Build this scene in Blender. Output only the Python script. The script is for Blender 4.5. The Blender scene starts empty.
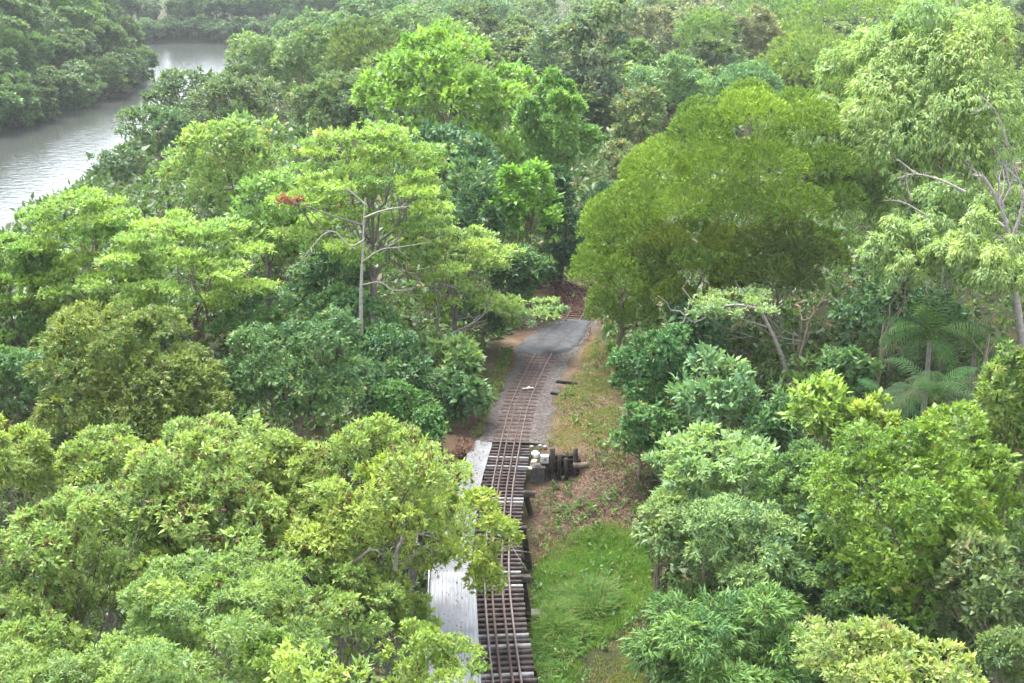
import bpy, math, random
import numpy as np
from mathutils import Vector

R = math.radians
SC = bpy.context.scene
COL = SC.collection

# ------------------------------------------------------------------ camera
TH = 17.25
F = 1270.0
H = 28.0
W_, H_ = 1024, 683
cam_d = bpy.data.cameras.new('camera')
cam_d.sensor_width = 36.0
cam_d.lens = F / W_ * 36.0
cam_d.clip_start = 0.5
cam_d.clip_end = 8000
cam = bpy.data.objects.new('camera', cam_d)
COL.objects.link(cam)
cam.location = (0, 0, H)
cam.rotation_euler = (R(90 - TH), 0, 0)
SC.camera = cam

# ------------------------------------------------------------------ sky, sun, exposure
SUN_EL, SUN_AZ = 66.0, 325.0          # overcast: a broad soft sun, high, ahead of the camera to the left
w = bpy.data.worlds.new("World")
SC.world = w
w.use_nodes = True
nt = w.node_tree
bg = nt.nodes['Background']
sky = nt.nodes.new('ShaderNodeTexSky')
sky.sky_type = 'NISHITA'
sky.sun_disc = False
sky.sun_elevation = R(SUN_EL)
sky.sun_rotation = R(SUN_AZ)
sky.dust_density = 1.0
sky.air_density = 1.0
sky.ozone_density = 1.0
hs = nt.nodes.new('ShaderNodeHueSaturation')
hs.inputs['Saturation'].default_value = 0.30
nt.links.new(sky.outputs[0], hs.inputs['Color'])
nt.links.new(hs.outputs[0], bg.inputs['Color'])
bg.inputs['Strength'].default_value = 0.10
sd = bpy.data.lights.new('sun', 'SUN')
sd.energy = 1.5
sd.angle = R(30)
sd.color = (1.0, 0.96, 0.88)
sun = bpy.data.objects.new('sun', sd)
COL.objects.link(sun)
az = R(SUN_AZ)
sdir = Vector((math.sin(az) * math.cos(R(SUN_EL)), math.cos(az) * math.cos(R(SUN_EL)), math.sin(R(SUN_EL))))
sun.rotation_euler = sdir.to_track_quat('Z', 'Y').to_euler()
vs = SC.view_settings
vs.view_transform = 'Standard'
vs.look = 'None'
vs.gamma = 1
vs.use_curve_mapping = False
vs.exposure = 3.45
cy = SC.cycles
cy.use_denoising = True
cy.max_bounces = 6
cy.diffuse_bounces = 4
cy.glossy_bounces = 2
cy.transmission_bounces = 4
cy.volume_bounces = 1
cy.caustics_reflective = False
cy.caustics_refractive = False
cy.use_adaptive_sampling = True
cy.adaptive_threshold = 0.02

# ------------------------------------------------------------------ where things stand
CT, ST = math.cos(R(TH)), math.sin(R(TH))


def ray(px, py):
    x, y = (px - W_ / 2) / F, (H_ / 2 - py) / F
    return Vector((x, CT + y * ST, -ST + y * CT))


def atD(px, py, D):                       # the point D metres ahead seen there
    d = ray(px, py)
    return Vector((0, 0, H)) + d * (D / d.y)


def atZ(px, py, z):                       # the point at height z seen there
    d = ray(px, py)
    return Vector((0, 0, H)) + d * ((z - H) / d.z)


def px_per_m(p):
    return F / (p.y * CT + (H - p.z) * ST)


def sstep(a, b, v):
    t = np.clip((v - a) / (b - a), 0, 1)
    return t * t * (3 - 2 * t)


def inside(poly, X, Y):
    X, Y = np.asarray(X, float), np.asarray(Y, float)
    r = np.zeros(X.shape, bool)
    n = len(poly)
    for i in range(n):
        x0, y0 = poly[i]
        x1, y1 = poly[(i + 1) % n]
        if y0 == y1:
            continue
        c = ((y0 > Y) != (y1 > Y)) & (X < (x1 - x0) * (Y - y0) / (y1 - y0) + x0)
        r ^= c
    return r


def pdist(poly, X, Y, closed=True):
    d = np.full(np.shape(X), 1e9)
    n = len(poly)
    for i in range(n if closed else n - 1):
        ax, ay = poly[i]
        bx, by = poly[(i + 1) % n]
        vx, vy = bx - ax, by - ay
        t = np.clip(((X - ax) * vx + (Y - ay) * vy) / (vx * vx + vy * vy + 1e-9), 0, 1)
        d = np.minimum(d, np.hypot(X - ax - t * vx, Y - ay - t * vy))
    return d


WZ = -8.0
_rl = [(-300, 230), (-120, 172), (0, 136), (60, 114), (110, 99), (136, 92), (147, 82), (147, 72), (138, 60), (100, 50), (0, 46.5)]
_rr = [(0, 43.5), (120, 43.5), (200, 43.8), (330, 44.5), (330, 50), (262, 60), (232, 80), (190, 105), (150, 135), (105, 175), (60, 215), (-20, 280), (-200, 380)]
RIVER = [tuple(atZ(a, b, WZ)[:2]) for a, b in _rl + _rr]


def snoise(X, Y, s, seed=0):
    rs = np.random.RandomState(seed)
    v = 0
    for k in range(5):
        a = rs.uniform(0, 6.28)
        f = (1.7 ** k) / s
        v = v + np.sin((X * math.cos(a) + Y * math.sin(a)) * f * 2 + rs.uniform(0, 6.28)) * 0.6 ** k
    return v / 2


# the railway's centre line
_tr = [(520, 760), (507.2, 683), (499.8, 620), (496.9, 576), (498.5, 530), (502.2, 490), (507.5, 460), (513.4, 430), (521.8, 400), (538.5, 364), (552, 343), (566, 328), (577, 313), (577, 300), (567, 287), (552, 278)]
_ctrl = [atZ(a, b, 0.0) for a, b in _tr]


def spline(pts, step):
    pts = [Vector(p) for p in pts]
    P = [pts[0] * 2 - pts[1]] + pts + [pts[-1] * 2 - pts[-2]]
    out = []
    for i in range(1, len(P) - 2):
        p0, p1, p2, p3 = P[i - 1:i + 3]
        for k in range(24):
            t = k / 24
            out.append(0.5 * ((2 * p1) + (p2 - p0) * t + (2 * p0 - 5 * p1 + 4 * p2 - p3) * t * t + (3 * p1 - p0 - 3 * p2 + p3) * t ** 3))
    out.append(pts[-1])
    res = [out[0]]
    acc = 0
    for a, b in zip(out, out[1:]):
        L = (b - a).length
        if L < 1e-9:
            continue
        while acc + L >= step:
            a = a + (b - a) * ((step - acc) / L)
            L = (b - a).length
            res.append(a.copy())
            acc = 0
        acc += L
    return res


TRK = spline(_ctrl, 0.11)                 # every 11 cm
TRK2 = [(p.x, p.y) for p in TRK[::20]]


def trk_frame(i):
    a, b = TRK[max(0, i - 4)], TRK[min(len(TRK) - 1, i + 4)]
    t = (b - a).normalized()
    return TRK[i], t, Vector((t.y, -t.x, 0))      # point, along, to the right


WALL_Y = 68.4


def gz(X, Y):
    X, Y = np.asarray(X, float), np.asarray(Y, float)
    ins = inside(RIVER, X, Y)
    d = pdist(RIVER, X, Y)
    d = np.where(ins, -d, d)
    land = 0.25 * snoise(X, Y, 14, 3) + 0.5 * snoise(X, Y, 50, 4)
    dt = pdist(TRK2, X, Y, False)
    land = land * sstep(3, 14, dt)
    land = land - 0.02 * np.clip(-X - 20, 0, 60)
    # the gully the bridge crosses
    sharp = (1 - sstep(3.3, 4.4, X)) * sstep(-7.5, -5.0, X)
    prof_s = 1.5 * sstep(WALL_Y, WALL_Y - 0.5, Y) + 1.6 * sstep(WALL_Y - 0.5, WALL_Y - 11, Y)
    prof_w = 3.1 * sstep(WALL_Y + 3, WALL_Y - 11, Y)
    g = prof_s * sharp + prof_w * (1 - sharp)
    g = g * (1 - 0.85 * sstep(7, 16, X)) * (0.5 + 0.5 * sstep(-18, -6, X))
    land = land - g - .4 * (1 - sstep(69.7, 70.0, Y)) * sstep(-1.9, -1.6, X) * (1 - sstep(1.3, 1.6, X)) * sstep(WALL_Y - 1, WALL_Y, Y)
    far = sstep(420, 520, Y)
    land = land + far * 3 * sstep(20, 120, d)
    z = np.where(d > 0, WZ - 0.6 + (land - WZ + 0.6) * sstep(-1, 16, d), WZ - 0.6 - 1.5 * sstep(0, 12, -d))
    return z


# ------------------------------------------------------------------ mesh helpers
def raw_mesh(name, V, Fq, mats, smooth=False, attrs=None, mat_idx=None):
    """V (n,3); Fq (m,k) faces of one size; attrs {name: per-face float array}"""
    V = np.asarray(V, np.float32)
    Fq = np.asarray(Fq, np.int32)
    me = bpy.data.meshes.new(name)
    n, k = Fq.shape
    me.vertices.add(len(V))
    me.vertices.foreach_set('co', V.ravel())
    me.loops.add(n * k)
    me.loops.foreach_set('vertex_index', Fq.ravel())
    me.polygons.add(n)
    me.polygons.foreach_set('loop_start', np.arange(0, n * k, k, dtype=np.int32))
    if smooth:
        me.polygons.foreach_set('use_smooth', np.ones(n, bool))
    for m in (mats if isinstance(mats, (list, tuple)) else [mats]):
        me.materials.append(m)
    if mat_idx is not None:
        me.polygons.foreach_set('material_index', np.asarray(mat_idx, np.int32))
    for an, av in (attrs or {}).items():
        at = me.attributes.new(an, 'FLOAT', 'FACE')
        at.data.foreach_set('value', np.asarray(av, np.float32))
    me.update(calc_edges=True)
    return me


class MB:
    """quads gathered into one mesh"""

    def __init__(s):
        s.v, s.f, s.n = [], [], 0

    def add(s, V, Fq):
        V = np.asarray(V, float)
        s.v.append(V)
        s.f.append(np.asarray(Fq, int) + s.n)
        s.n += len(V)

    def box(s, c, ax, ay, az, bev=0.0):
        """box with centre c and half-axis vectors, slightly chamfered ends"""
        c, ax, ay, az = map(np.array, (c, ax, ay, az))
        V = [c + i * ax + j * ay + k * az for i in (-1, 1) for j in (-1, 1) for k in (-1, 1)]
        s.add(V, [(0, 1, 3, 2), (4, 6, 7, 5), (0, 4, 5, 1), (2, 3, 7, 6), (0, 2, 6, 4), (1, 5, 7, 3)])

    def bbox(s, c, ax, ay, az, b=0.02):
        """box whose long edges (along ax) are chamfered by b"""
        c, ax, ay, az = map(lambda q: np.array(q, float), (c, ax, ay, az))
        ly, lz = np.linalg.norm(ay), np.linalg.norm(az)
        uy, uz = ay / ly, az / lz
        prof = [(ly - b, -lz), (ly, -lz + b), (ly, lz - b), (ly - b, lz), (-ly + b, lz), (-ly, lz - b), (-ly, -lz + b), (-ly + b, -lz)]
        V = [c + i * ax + p * uy + q * uz for i in (-1, 1) for p, q in prof]
        Fq = [(k, (k + 1) % 8, 8 + (k + 1) % 8, 8 + k) for k in range(8)]
        for o in (0, 8):
            Fq += [(o, o + 1, o + 2, o + 3), (o, o + 3, o + 4, o + 7), (o + 7, o + 4, o + 5, o + 6)]
        s.add(V, Fq)

    def tube(s, pts, rad, sides=7):
        pts = [Vector(p) for p in pts]
        n = len(pts)
        V = []
        ref = Vector((0.31, 0.17, 0.93))
        for i, p in enumerate(pts):
            t = (pts[min(n - 1, i + 1)] - pts[max(0, i - 1)])
            t = t.normalized() if t.length > 1e-9 else Vector((0, 0, 1))
            if abs(t.dot(ref)) > 0.98:
                ref = Vector((0.9, 0.3, 0.1))
            a = t.cross(ref).normalized()
            b = t.cross(a)
            r = rad[i]
            for k in range(sides):
                an = 2 * math.pi * k / sides
                V.append(p + (a * math.cos(an) + b * math.sin(an)) * r)
        Fq = [(i * sides + k, i * sides + (k + 1) % sides, (i + 1) * sides + (k + 1) % sides, (i + 1) * sides + k) for i in range(n - 1) for k in range(sides)]
        s.add([tuple(v) for v in V], Fq)

    def build(s, name, mat, parent=None, smooth=False, color=None):
        me = raw_mesh(name, np.concatenate(s.v), np.concatenate(s.f), mat, smooth)
        return link(name, me, parent, color)


def link(name, me, parent=None, color=None):
    o = bpy.data.objects.new(name, me)
    COL.objects.link(o)
    if parent is not None:
        o.parent = parent
    if color:
        o.color = (*color, 1)
    return o


def tag(o, label=None, cat=None, group=None, kind=None):
    if label:
        o['label'] = label
    if cat:
        o['category'] = cat
    if group:
        o['group'] = group
    if kind:
        o['kind'] = kind
    return o


def empty(name, loc, label, cat, group=None, rz=0):
    o = bpy.data.objects.new(name, None)
    COL.objects.link(o)
    o.location = loc
    o.rotation_euler = (0, 0, rz)
    return tag(o, label, cat, group)


# ------------------------------------------------------------------ materials
class NT:
    def __init__(s, name):
        s.m = bpy.data.materials.new(name)
        s.m.use_nodes = True
        s.t = s.m.node_tree
        s.p = s.t.nodes['Principled BSDF']
        s.out = s.t.nodes['Material Output']

    def n(s, typ, **kw):
        o = s.t.nodes.new('ShaderNode' + typ)
        for k, v in kw.items():
            if k in o.inputs:
                o.inputs[k].default_value = v
            else:
                setattr(o, k, v)
        return o

    def l(s, a, b):
        s.t.links.new(a, b)

    def noise(s, scale, detail=5, rough=0.6, coord='Object'):
        tc = s.n('TexCoord')
        no = s.n('TexNoise')
        no.inputs['Scale'].default_value = scale
        no.inputs['Detail'].default_value = detail
        no.inputs['Roughness'].default_value = rough
        s.l(tc.outputs[coord], no.inputs['Vector'])
        return no.outputs['Fac']

    def ramp(s, fac, stops):
        r = s.n('ValToRGB')
        els = r.color_ramp.elements
        while len(els) < len(stops):
            els.new(0.5)
        for e, (p, c) in zip(els, stops):
            e.position = p
            e.color = (*c, 1)
        s.l(fac, r.inputs['Fac'])
        return r.outputs['Color']

    def mix(s, fac, a, b, mode='MIX'):
        m = s.n('Mix', data_type='RGBA', blend_type=mode)
        for sock, v in ((m.inputs['Factor'], fac), (m.inputs['A'], a), (m.inputs['B'], b)):
            pass
        socks = [i for i in m.inputs if i.type == 'RGBA']
        fs = [i for i in m.inputs if i.type == 'VALUE'][0]
        for sock, v in ((fs, fac), (socks[0], a), (socks[1], b)):
            if hasattr(v, 'is_linked'):
                s.l(v, sock)
            else:
                sock.default_value = v if not isinstance(v, tuple) or len(v) == 4 else (*v, 1)
        return [o for o in m.outputs if o.type == 'RGBA'][0]

    def bump(s, fac, strength, dist):
        b = s.n('Bump')
        b.inputs['Strength'].default_value = strength
        b.inputs['Distance'].default_value = dist
        s.l(fac, b.inputs['Height'])
        s.l(b.outputs[0], s.p.inputs['Normal'])


def leaf_material(name, accent=(0.2, 0.05, 0.02), rough=0.5, spec=0.35, transl=0.42, lo=(0.62, 0.75, 0.85), hi=(1.9, 1.55, 1.05)):
    k = NT(name)
    oi = k.n('ObjectInfo')
    at = k.n('Attribute')
    at.attribute_name = 'tint'
    ac = k.n('Attribute')
    ac.attribute_name = 'accent'
    dark = k.mix(1.0, oi.outputs['Color'], lo, 'MULTIPLY')
    lite = k.mix(1.0, oi.outputs['Color'], hi, 'MULTIPLY')
    c = k.mix(at.outputs['Fac'], dark, lite)
    c = k.mix(ac.outputs['Fac'], c, accent)
    k.l(c, k.p.inputs['Base Color'])
    k.p.inputs['Roughness'].default_value = rough
    k.p.inputs['Specular IOR Level'].default_value = spec
    tr = k.n('BsdfTranslucent')
    tcol = k.mix(1.0, c, (1.15, 1.2, 0.75), 'MULTIPLY')
    k.l(tcol, tr.inputs['Color'])
    ms = k.n('MixShader')
    ms.inputs[0].default_value = transl
    k.l(k.p.outputs[0], ms.inputs[1])
    k.l(tr.outputs[0], ms.inputs[2])
    k.l(ms.outputs[0], k.out.inputs['Surface'])
    return k.m


LEAF = {
    'plain': leaf_material('leaf_plain', accent=(0.22, 0.19, 0.04)),
    'fine': leaf_material('leaf_fine_phyllode', rough=.6, spec=.2, transl=.16, lo=(.7, .78, .8), hi=(1.95, 1.75, 1.2)),
    'red': leaf_material('leaf_red_tufts', accent=(0.075, 0.022, 0.018)),
    'orange': leaf_material('leaf_orange_sprays', accent=(0.20, 0.055, 0.04)),
    'yellow': leaf_material('leaf_yellow_specks', accent=(0.30, 0.28, 0.06)),
    'brown': leaf_material('leaf_brown_tips', accent=(0.16, 0.12, 0.06)),
    'gloss': leaf_material('leaf_glossy', rough=0.55, spec=0.22, transl=0.28, accent=(0.2, 0.24, 0.08)),
}


def bark(name, a, b, scale=6):
    k = NT(name)
    f = k.noise(scale, 6, 0.7)
    k.l(k.ramp(f, [(0.3, a), (0.7, b)]), k.p.inputs['Base Color'])
    k.p.inputs['Roughness'].default_value = 0.85
    k.bump(f, 0.5, 0.05)
    return k.m


BARK = {
    'brown': bark('bark_brown', (0.07, 0.05, 0.035), (0.17, 0.135, 0.10)),
    'grey': bark('bark_grey', (0.065, 0.056, 0.048), (0.155, 0.137, 0.118)),
    'white': bark('bark_white', (0.11, 0.095, 0.082), (0.27, 0.245, 0.22)),
}


def plain(name, a, b, scale, rough=0.8, bumpd=0.02, spec=0.3, metallic=0.0, lo=0.35, hi=0.65):
    k = NT(name)
    f = k.noise(scale, 8, 0.65)
    k.l(k.ramp(f, [(lo, a), (hi, b)]), k.p.inputs['Base Color'])
    k.p.inputs['Roughness'].default_value = rough
    k.p.inputs['Specular IOR Level'].default_value = spec
    k.p.inputs['Metallic'].default_value = metallic
    if bumpd:
        k.bump(f, 0.6, bumpd)
    return k.m


# ------------------------------------------------------------------ ground
gm = NT('ground_soil')
f1 = gm.noise(0.25, 6, 0.65)
f2 = gm.noise(9.0, 6, 0.75)
c1 = gm.ramp(f1, [(0.35, (0.02, 0.032, 0.012)), (0.5, (0.034, 0.036, 0.018)), (0.65, (0.028, 0.042, 0.013))])
c2 = gm.ramp(f2, [(0.3, (0.45, 0.4, 0.35)), (0.7, (1.35, 1.25, 1.15))])
gm.l(gm.mix(1.0, c1, c2, 'MULTIPLY'), gm.p.inputs['Base Color'])
gm.p.inputs['Roughness'].default_value = 0.95
gm.p.inputs['Specular IOR Level'].default_value = 0.1
gm.bump(f2, 0.8, 0.12)


def axis(a, b, step, lo, hi, g=1.12):
    mid = list(np.arange(a, b + 1e-6, step))
    up, s = [mid[-1]], step
    while up[-1] < hi:
        s *= g
        up.append(up[-1] + s)
    dn, s = [mid[0]], step
    while dn[-1] > lo:
        s *= g
        dn.append(dn[-1] - s)
    return np.array(dn[:0:-1] + mid + up[1:])


xs = axis(-16, 18, 0.5, -2200, 2200, 1.03)
ys = axis(36, 112, 0.5, -500, 2300, 1.03)
GX, GY = np.meshgrid(xs, ys)
GZ = gz(GX, GY)
nx, ny = len(xs), len(ys)
idx = np.arange(nx * ny).reshape(ny, nx)
q = np.stack([idx[:-1, :-1], idx[:-1, 1:], idx[1:, 1:], idx[1:, :-1]], -1).reshape(-1, 4)
_bare = [[(540, 450), (552, 405), (566, 372), (588, 335), (600, 340), (616, 392), (640, 440), (650, 480), (650, 512), (600, 520), (535, 560), (528, 500)],
         [(440, 445), (470, 425), (488, 375), (505, 348), (530, 350), (520, 380), (490, 430), (470, 500), (440, 510)],
         [(570, 700), (588, 655), (610, 625), (632, 608), (650, 640), (650, 700)],
         [(505, 350), (522, 310), (555, 288), (592, 288), (606, 340), (560, 356)]]
bare = np.zeros(GX.shape)
for pl_ in _bare:
    pp = [tuple(atZ(a, b_, -.8)[:2]) for a, b_ in pl_]
    sd_ = pdist(pp, GX, GY) * np.where(inside(pp, GX, GY), 1, -1) + .5 * snoise(GX, GY, 2.5, 6)
    bare = np.maximum(bare, sstep(-.5, .8, sd_))
at_ = gm.n('Attribute')
at_.attribute_name = 'bare'
f9 = gm.noise(0.55, 6, 0.7)
soil = gm.ramp(f9, [(0.35, (0.05, 0.036, 0.025)), (0.5, (0.085, 0.062, 0.045)), (0.68, (0.125, 0.098, 0.075))])
gcol = gm.mix(at_.outputs['Fac'], c1, soil)
gm.l(gm.mix(1.0, gcol, c2, 'MULTIPLY'), gm.p.inputs['Base Color'])
o = link('ground', raw_mesh('ground', np.stack([GX, GY, GZ], -1).reshape(-1, 3), q, gm.m, True))
ba = o.data.attributes.new('bare', 'FLOAT', 'POINT')
ba.data.foreach_set('value', bare.ravel().astype(np.float32))
tag(o, kind='structure')

# water
wm = NT('river_water')
wm.p.inputs['Base Color'].default_value = (0.035, 0.038, 0.035, 1)
wm.p.inputs['Roughness'].default_value = 0.12
wm.p.inputs['Specular IOR Level'].default_value = 0.6
tc = wm.n('TexCoord')
mp = wm.n('Mapping')
mp.inputs['Scale'].default_value = (0.5, 1.0, 1.0)
wm.l(tc.outputs['Object'], mp.inputs['Vector'])
wn = wm.n('TexNoise')
wn.inputs['Scale'].default_value = 1.1
wn.inputs['Detail'].default_value = 4
wm.l(mp.outputs[0], wn.inputs['Vector'])
wm.bump(wn.outputs['Fac'], 0.4, 0.3)
ox = np.array(RIVER)
x0, y0 = ox.min(0) - 30
x1, y1 = ox.max(0) + 30
o = link('river', raw_mesh('river', [(x0, y0, WZ), (x1, y0, WZ), (x1, y1, WZ), (x0, y1, WZ)], [(0, 1, 2, 3)], wm.m))
tag(o, kind='structure')


def patch(name, pxpts, z, mat, rough_edge=0.25, seed=1, step=0.45, follow=False, skirt=0.0):
    """a sheet with a ragged outline lying on the ground; outline given as seen points on the level z"""
    pts = [Vector(atZ(a, b, z)[:2]).to_3d() for a, b in pxpts]
    loop = spline(pts + [pts[0]], step)[:-1]
    rs = np.random.RandomState(seed)
    c = sum(loop, Vector()) / len(loop)
    loop = [p + (p - c).normalized() * rs.uniform(-rough_edge, rough_edge) for p in loop]
    rings = ([1.07] if skirt else []) + [1.0, 0.85, 0.6, 0.3, 0.02]
    V, Fq = [], []
    n = len(loop)
    for r in rings:
        for p in loop:
            q_ = c + (p - c) * r
            V.append((q_.x, q_.y, z - (skirt if r > 1 else 0)))
    V = np.array(V)
    if follow:
        V[:, 2] = gz(V[:, 0], V[:, 1]) + z
    for k in range(len(rings) - 1):
        Fq += [(k * n + i, k * n + (i + 1) % n, (k + 1) * n + (i + 1) % n, (k + 1) * n + i) for i in range(n)]
    return tag(link(name, raw_mesh(name, V, Fq, mat)), kind='structure')


asphalt = plain('road_asphalt', (0.013, 0.014, 0.016), (0.031, 0.033, 0.036), 1.6, 0.85, 0.02, lo=.38, hi=.62)
patch('road', [(516, 350), (519, 344), (530, 338), (546, 329), (570, 320), (587, 321), (585, 331), (574, 345), (562, 351), (542, 353.5)], 0.148, asphalt, 0.12, skirt=.16)
pathm = plain('path_concrete', (0.07, 0.074, 0.078), (0.12, 0.125, 0.132), 1.1, 0.8, 0.01)
patch('footpath', [(469, 442), (480, 440), (492, 441), (488, 458), (482, 480), (477, 510), (472, 560), (470, 585), (432, 585), (440, 545), (452, 515), (459, 490), (465, 465)], 0.03, pathm, 0.06)

tyre = plain('tyre_mark', (0.006, 0.006, 0.007), (0.015, 0.016, 0.018), 3.0, .8, 0)
for dx in (-1.0, .55):
    c_ = spline([atZ(a, b_, .154) + Vector((dx, 0, 0)) for a, b_ in [(545, 349), (556, 338), (566, 330), (575, 324)]], .3)
    V_, F_ = [], []
    for k_, p_ in enumerate(c_):
        w2 = .1 * (1 + .4 * math.sin(k_ * 1.7))
        V_ += [(p_.x - w2, p_.y, .154), (p_.x + w2, p_.y, .154)]
    F_ = [(2 * k_, 2 * k_ + 1, 2 * k_ + 3, 2 * k_ + 2) for k_ in range(len(c_) - 1)]
    tag(link('road_marking', raw_mesh('road_marking', V_, F_, tyre)), kind='structure')

# ballast under and beside the rails
bal = NT('ballast_stone')
tc = bal.n('TexCoord')
vo = bal.n('TexVoronoi')
vo.inputs['Scale'].default_value = 9.0
bal.l(tc.outputs['Object'], vo.inputs['Vector'])
f3 = bal.noise(0.5, 5, 0.6)
cc = bal.ramp(vo.outputs['Color'], [(0.1, (0.011, 0.009, 0.008)), (0.5, (0.032, 0.027, 0.025)), (0.9, (0.075, 0.067, 0.063))])
tone = bal.ramp(f3, [(0.35, (0.75, 0.62, 0.55)), (0.65, (1.1, 1.05, 1.05))])
bal.l(bal.mix(1.0, cc, tone, 'MULTIPLY'), bal.p.inputs['Base Color'])
bal.p.inputs['Roughness'].default_value = 0.9
bal.bump(vo.outputs['Distance'], 0.9, 0.08)
V, Fq = [], []
i0 = min(range(len(TRK)), key=lambda i: abs(TRK[i].y - 69.9))
offs = [-2.5, -2.0, -1.6, -1.2, -0.6, 0, 0.6, 1.2, 1.7, 2.1, 2.6]
zz = [-0.12, 0.0, 0.04, 0.055, 0.06, 0.06, 0.06, 0.055, 0.04, 0.0, -0.12]
rs = np.random.RandomState(5)
rows = [i for i in range(i0, len(TRK), 4) if TRK[i].y < 96.5]
for i in rows:
    p, t, r = trk_frame(i)
    for of, z in zip(offs, zz):
        edge = abs(of) > 1.9
        j = rs.uniform(-0.35, 0.35) if edge else 0
        V.append((*(p + r * (of + j))[:2], z + rs.uniform(-0.012, 0.012)))
m = len(offs)
for k in range(len(rows) - 1):
    Fq += [(k * m + j, k * m + j + 1, (k + 1) * m + j + 1, (k + 1) * m + j) for j in range(m - 1)]
tag(link('gravel_bed', raw_mesh('gravel_bed', V, Fq, bal.m, True)), kind='structure')

# ------------------------------------------------------------------ railway
railm = plain('rail_steel', (0.035, 0.023, 0.018), (0.09, 0.068, 0.058), 3.0, 0.45, 0.0, 0.5, 0.35)
guardm = plain('rail_rust', (0.035, 0.021, 0.016), (0.07, 0.045, 0.036), 3.0, 0.7, 0.0, 0.3, 0.1)
timber = plain('weathered_timber', (0.024, 0.018, 0.017), (0.095, 0.073, 0.070), 2.2, 0.9, 0.015, 0.15)
timber_dark = plain('dark_timber', (0.014, 0.011, 0.010), (0.036, 0.03, 0.026), 2.5, 0.9, 0.015, 0.15)
timber_pale = plain('pale_timber', (0.14, 0.13, 0.128), (0.26, 0.25, 0.248), 2.5, 0.9, 0.01, 0.15)
sleeperm = plain('sleeper_rust', (0.035, 0.018, 0.014), (0.085, 0.048, 0.038), 3.0, 0.9, 0.01, 0.15)

track = empty('railway_track', TRK[0], 'rusty narrow railway track curving across the timber bridge to the level crossing', 'railway track')
inv = -Vector(TRK[0])


def rail(name, off, i_a, i_b, z0, mat, wtop=0.068, hgt=0.13):
    prof = [(-0.06, 0), (0.06, 0), (0.055, 0.018), (0.012, 0.03), (0.012, hgt * 0.7), (wtop / 2, hgt * 0.74), (wtop / 2, hgt * 0.97), (wtop / 2 - 0.008, hgt), (-wtop / 2 + 0.008, hgt), (-wtop / 2, hgt * 0.97), (-wtop / 2, hgt * 0.74), (-0.012, hgt * 0.7), (-0.012, 0.03), (-0.055, 0.018)]
    V, Fq = [], []
    ids = list(range(i_a, i_b, 5))
    for i in ids:
        p, t, r = trk_frame(i)
        for a, b in prof:
            V.append(p + inv + r * (off + a) + Vector((0, 0, z0 + b)))
    n = len(prof)
    for k in range(len(ids) - 1):
        Fq += [(k * n + j, k * n + (j + 1) % n, (k + 1) * n + (j + 1) % n, (k + 1) * n + j) for j in range(n)]
    return link(name, raw_mesh(name, [tuple(v) for v in V], Fq, mat), track)


NTR = len(TRK)
i_cross = min(range(NTR), key=lambda i: abs(TRK[i].y - 94))
i_guard = min(range(NTR), key=lambda i: abs(TRK[i].y - 87))
for s in (-1, 1):
    rail('rail', s * 0.567, 0, NTR - 1, 0.012, railm)
for s in (-1, 1):
    rail('guard_rail', s * 0.235, 0, i_guard, 0.012, guardm, 0.06, 0.12)
rs = random.Random(3)
i = i0 + 3
while i < NTR - 4:
    p, t, r = trk_frame(i)
    b = MB()
    b.bbox(p + inv + Vector((0, 0, -0.02 + rs.uniform(-0.004, 0.012))), r * (1.05 + rs.uniform(-.03, .03)), t * 0.115, Vector((0, 0, 0.1)), 0.02)
    if not (86.8 < p.y < 95):
        b.build('sleeper', sleeperm, track)
    i += 6

# the timber bridge
br_i = [k for k in range(0, i0, 4)]
bridge = empty('timber_bridge', TRK[0], 'weathered timber railway bridge of close set transoms over the grassy gully', 'bridge')
for n_, i in enumerate(br_i):
    p, t, r = trk_frame(i)
    b = MB()
    ex = 0.30 if n_ % 2 else 0.0
    cl, cr = -1.12 - ex + rs.uniform(-.05, .05), 1.17 + rs.uniform(-.05, .06)
    yaw = rs.uniform(-.012, .012)
    r2 = r + t * yaw
    b.bbox(p + inv + r2 * ((cl + cr) / 2) + Vector((0, 0, -0.075 + rs.uniform(-.012, .006))), r2 * ((cr - cl) / 2), t * (0.088 + rs.uniform(-.012, .01)), Vector((0, 0, 0.07)), 0.008)
    u = rs.random()
    b.build('transom', timber_pale if u < 0.13 else timber, bridge)
for s in (-1, 1):
    b = MB()
    ids = list(range(0, i0, 12))
    for a_, b_ in zip(ids, ids[1:]):
        pa, _, ra = trk_frame(a_)
        pb, _, rb = trk_frame(b_)
        A, B = pa + ra * s * 0.7 + inv, pb + rb * s * 0.7 + inv
        mid = (A + B) / 2
        ax = (B - A) / 2
        rr = Vector((ax.y, -ax.x, 0)).normalized()
        b.box(mid + Vector((0, 0, -0.36)), ax, rr * 0.16, Vector((0, 0, 0.2)))
    b.build('girder', timber_dark, bridge)
ybents = [46.5, 54.4, 59.8, 64.3]
bent_top = []
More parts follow.
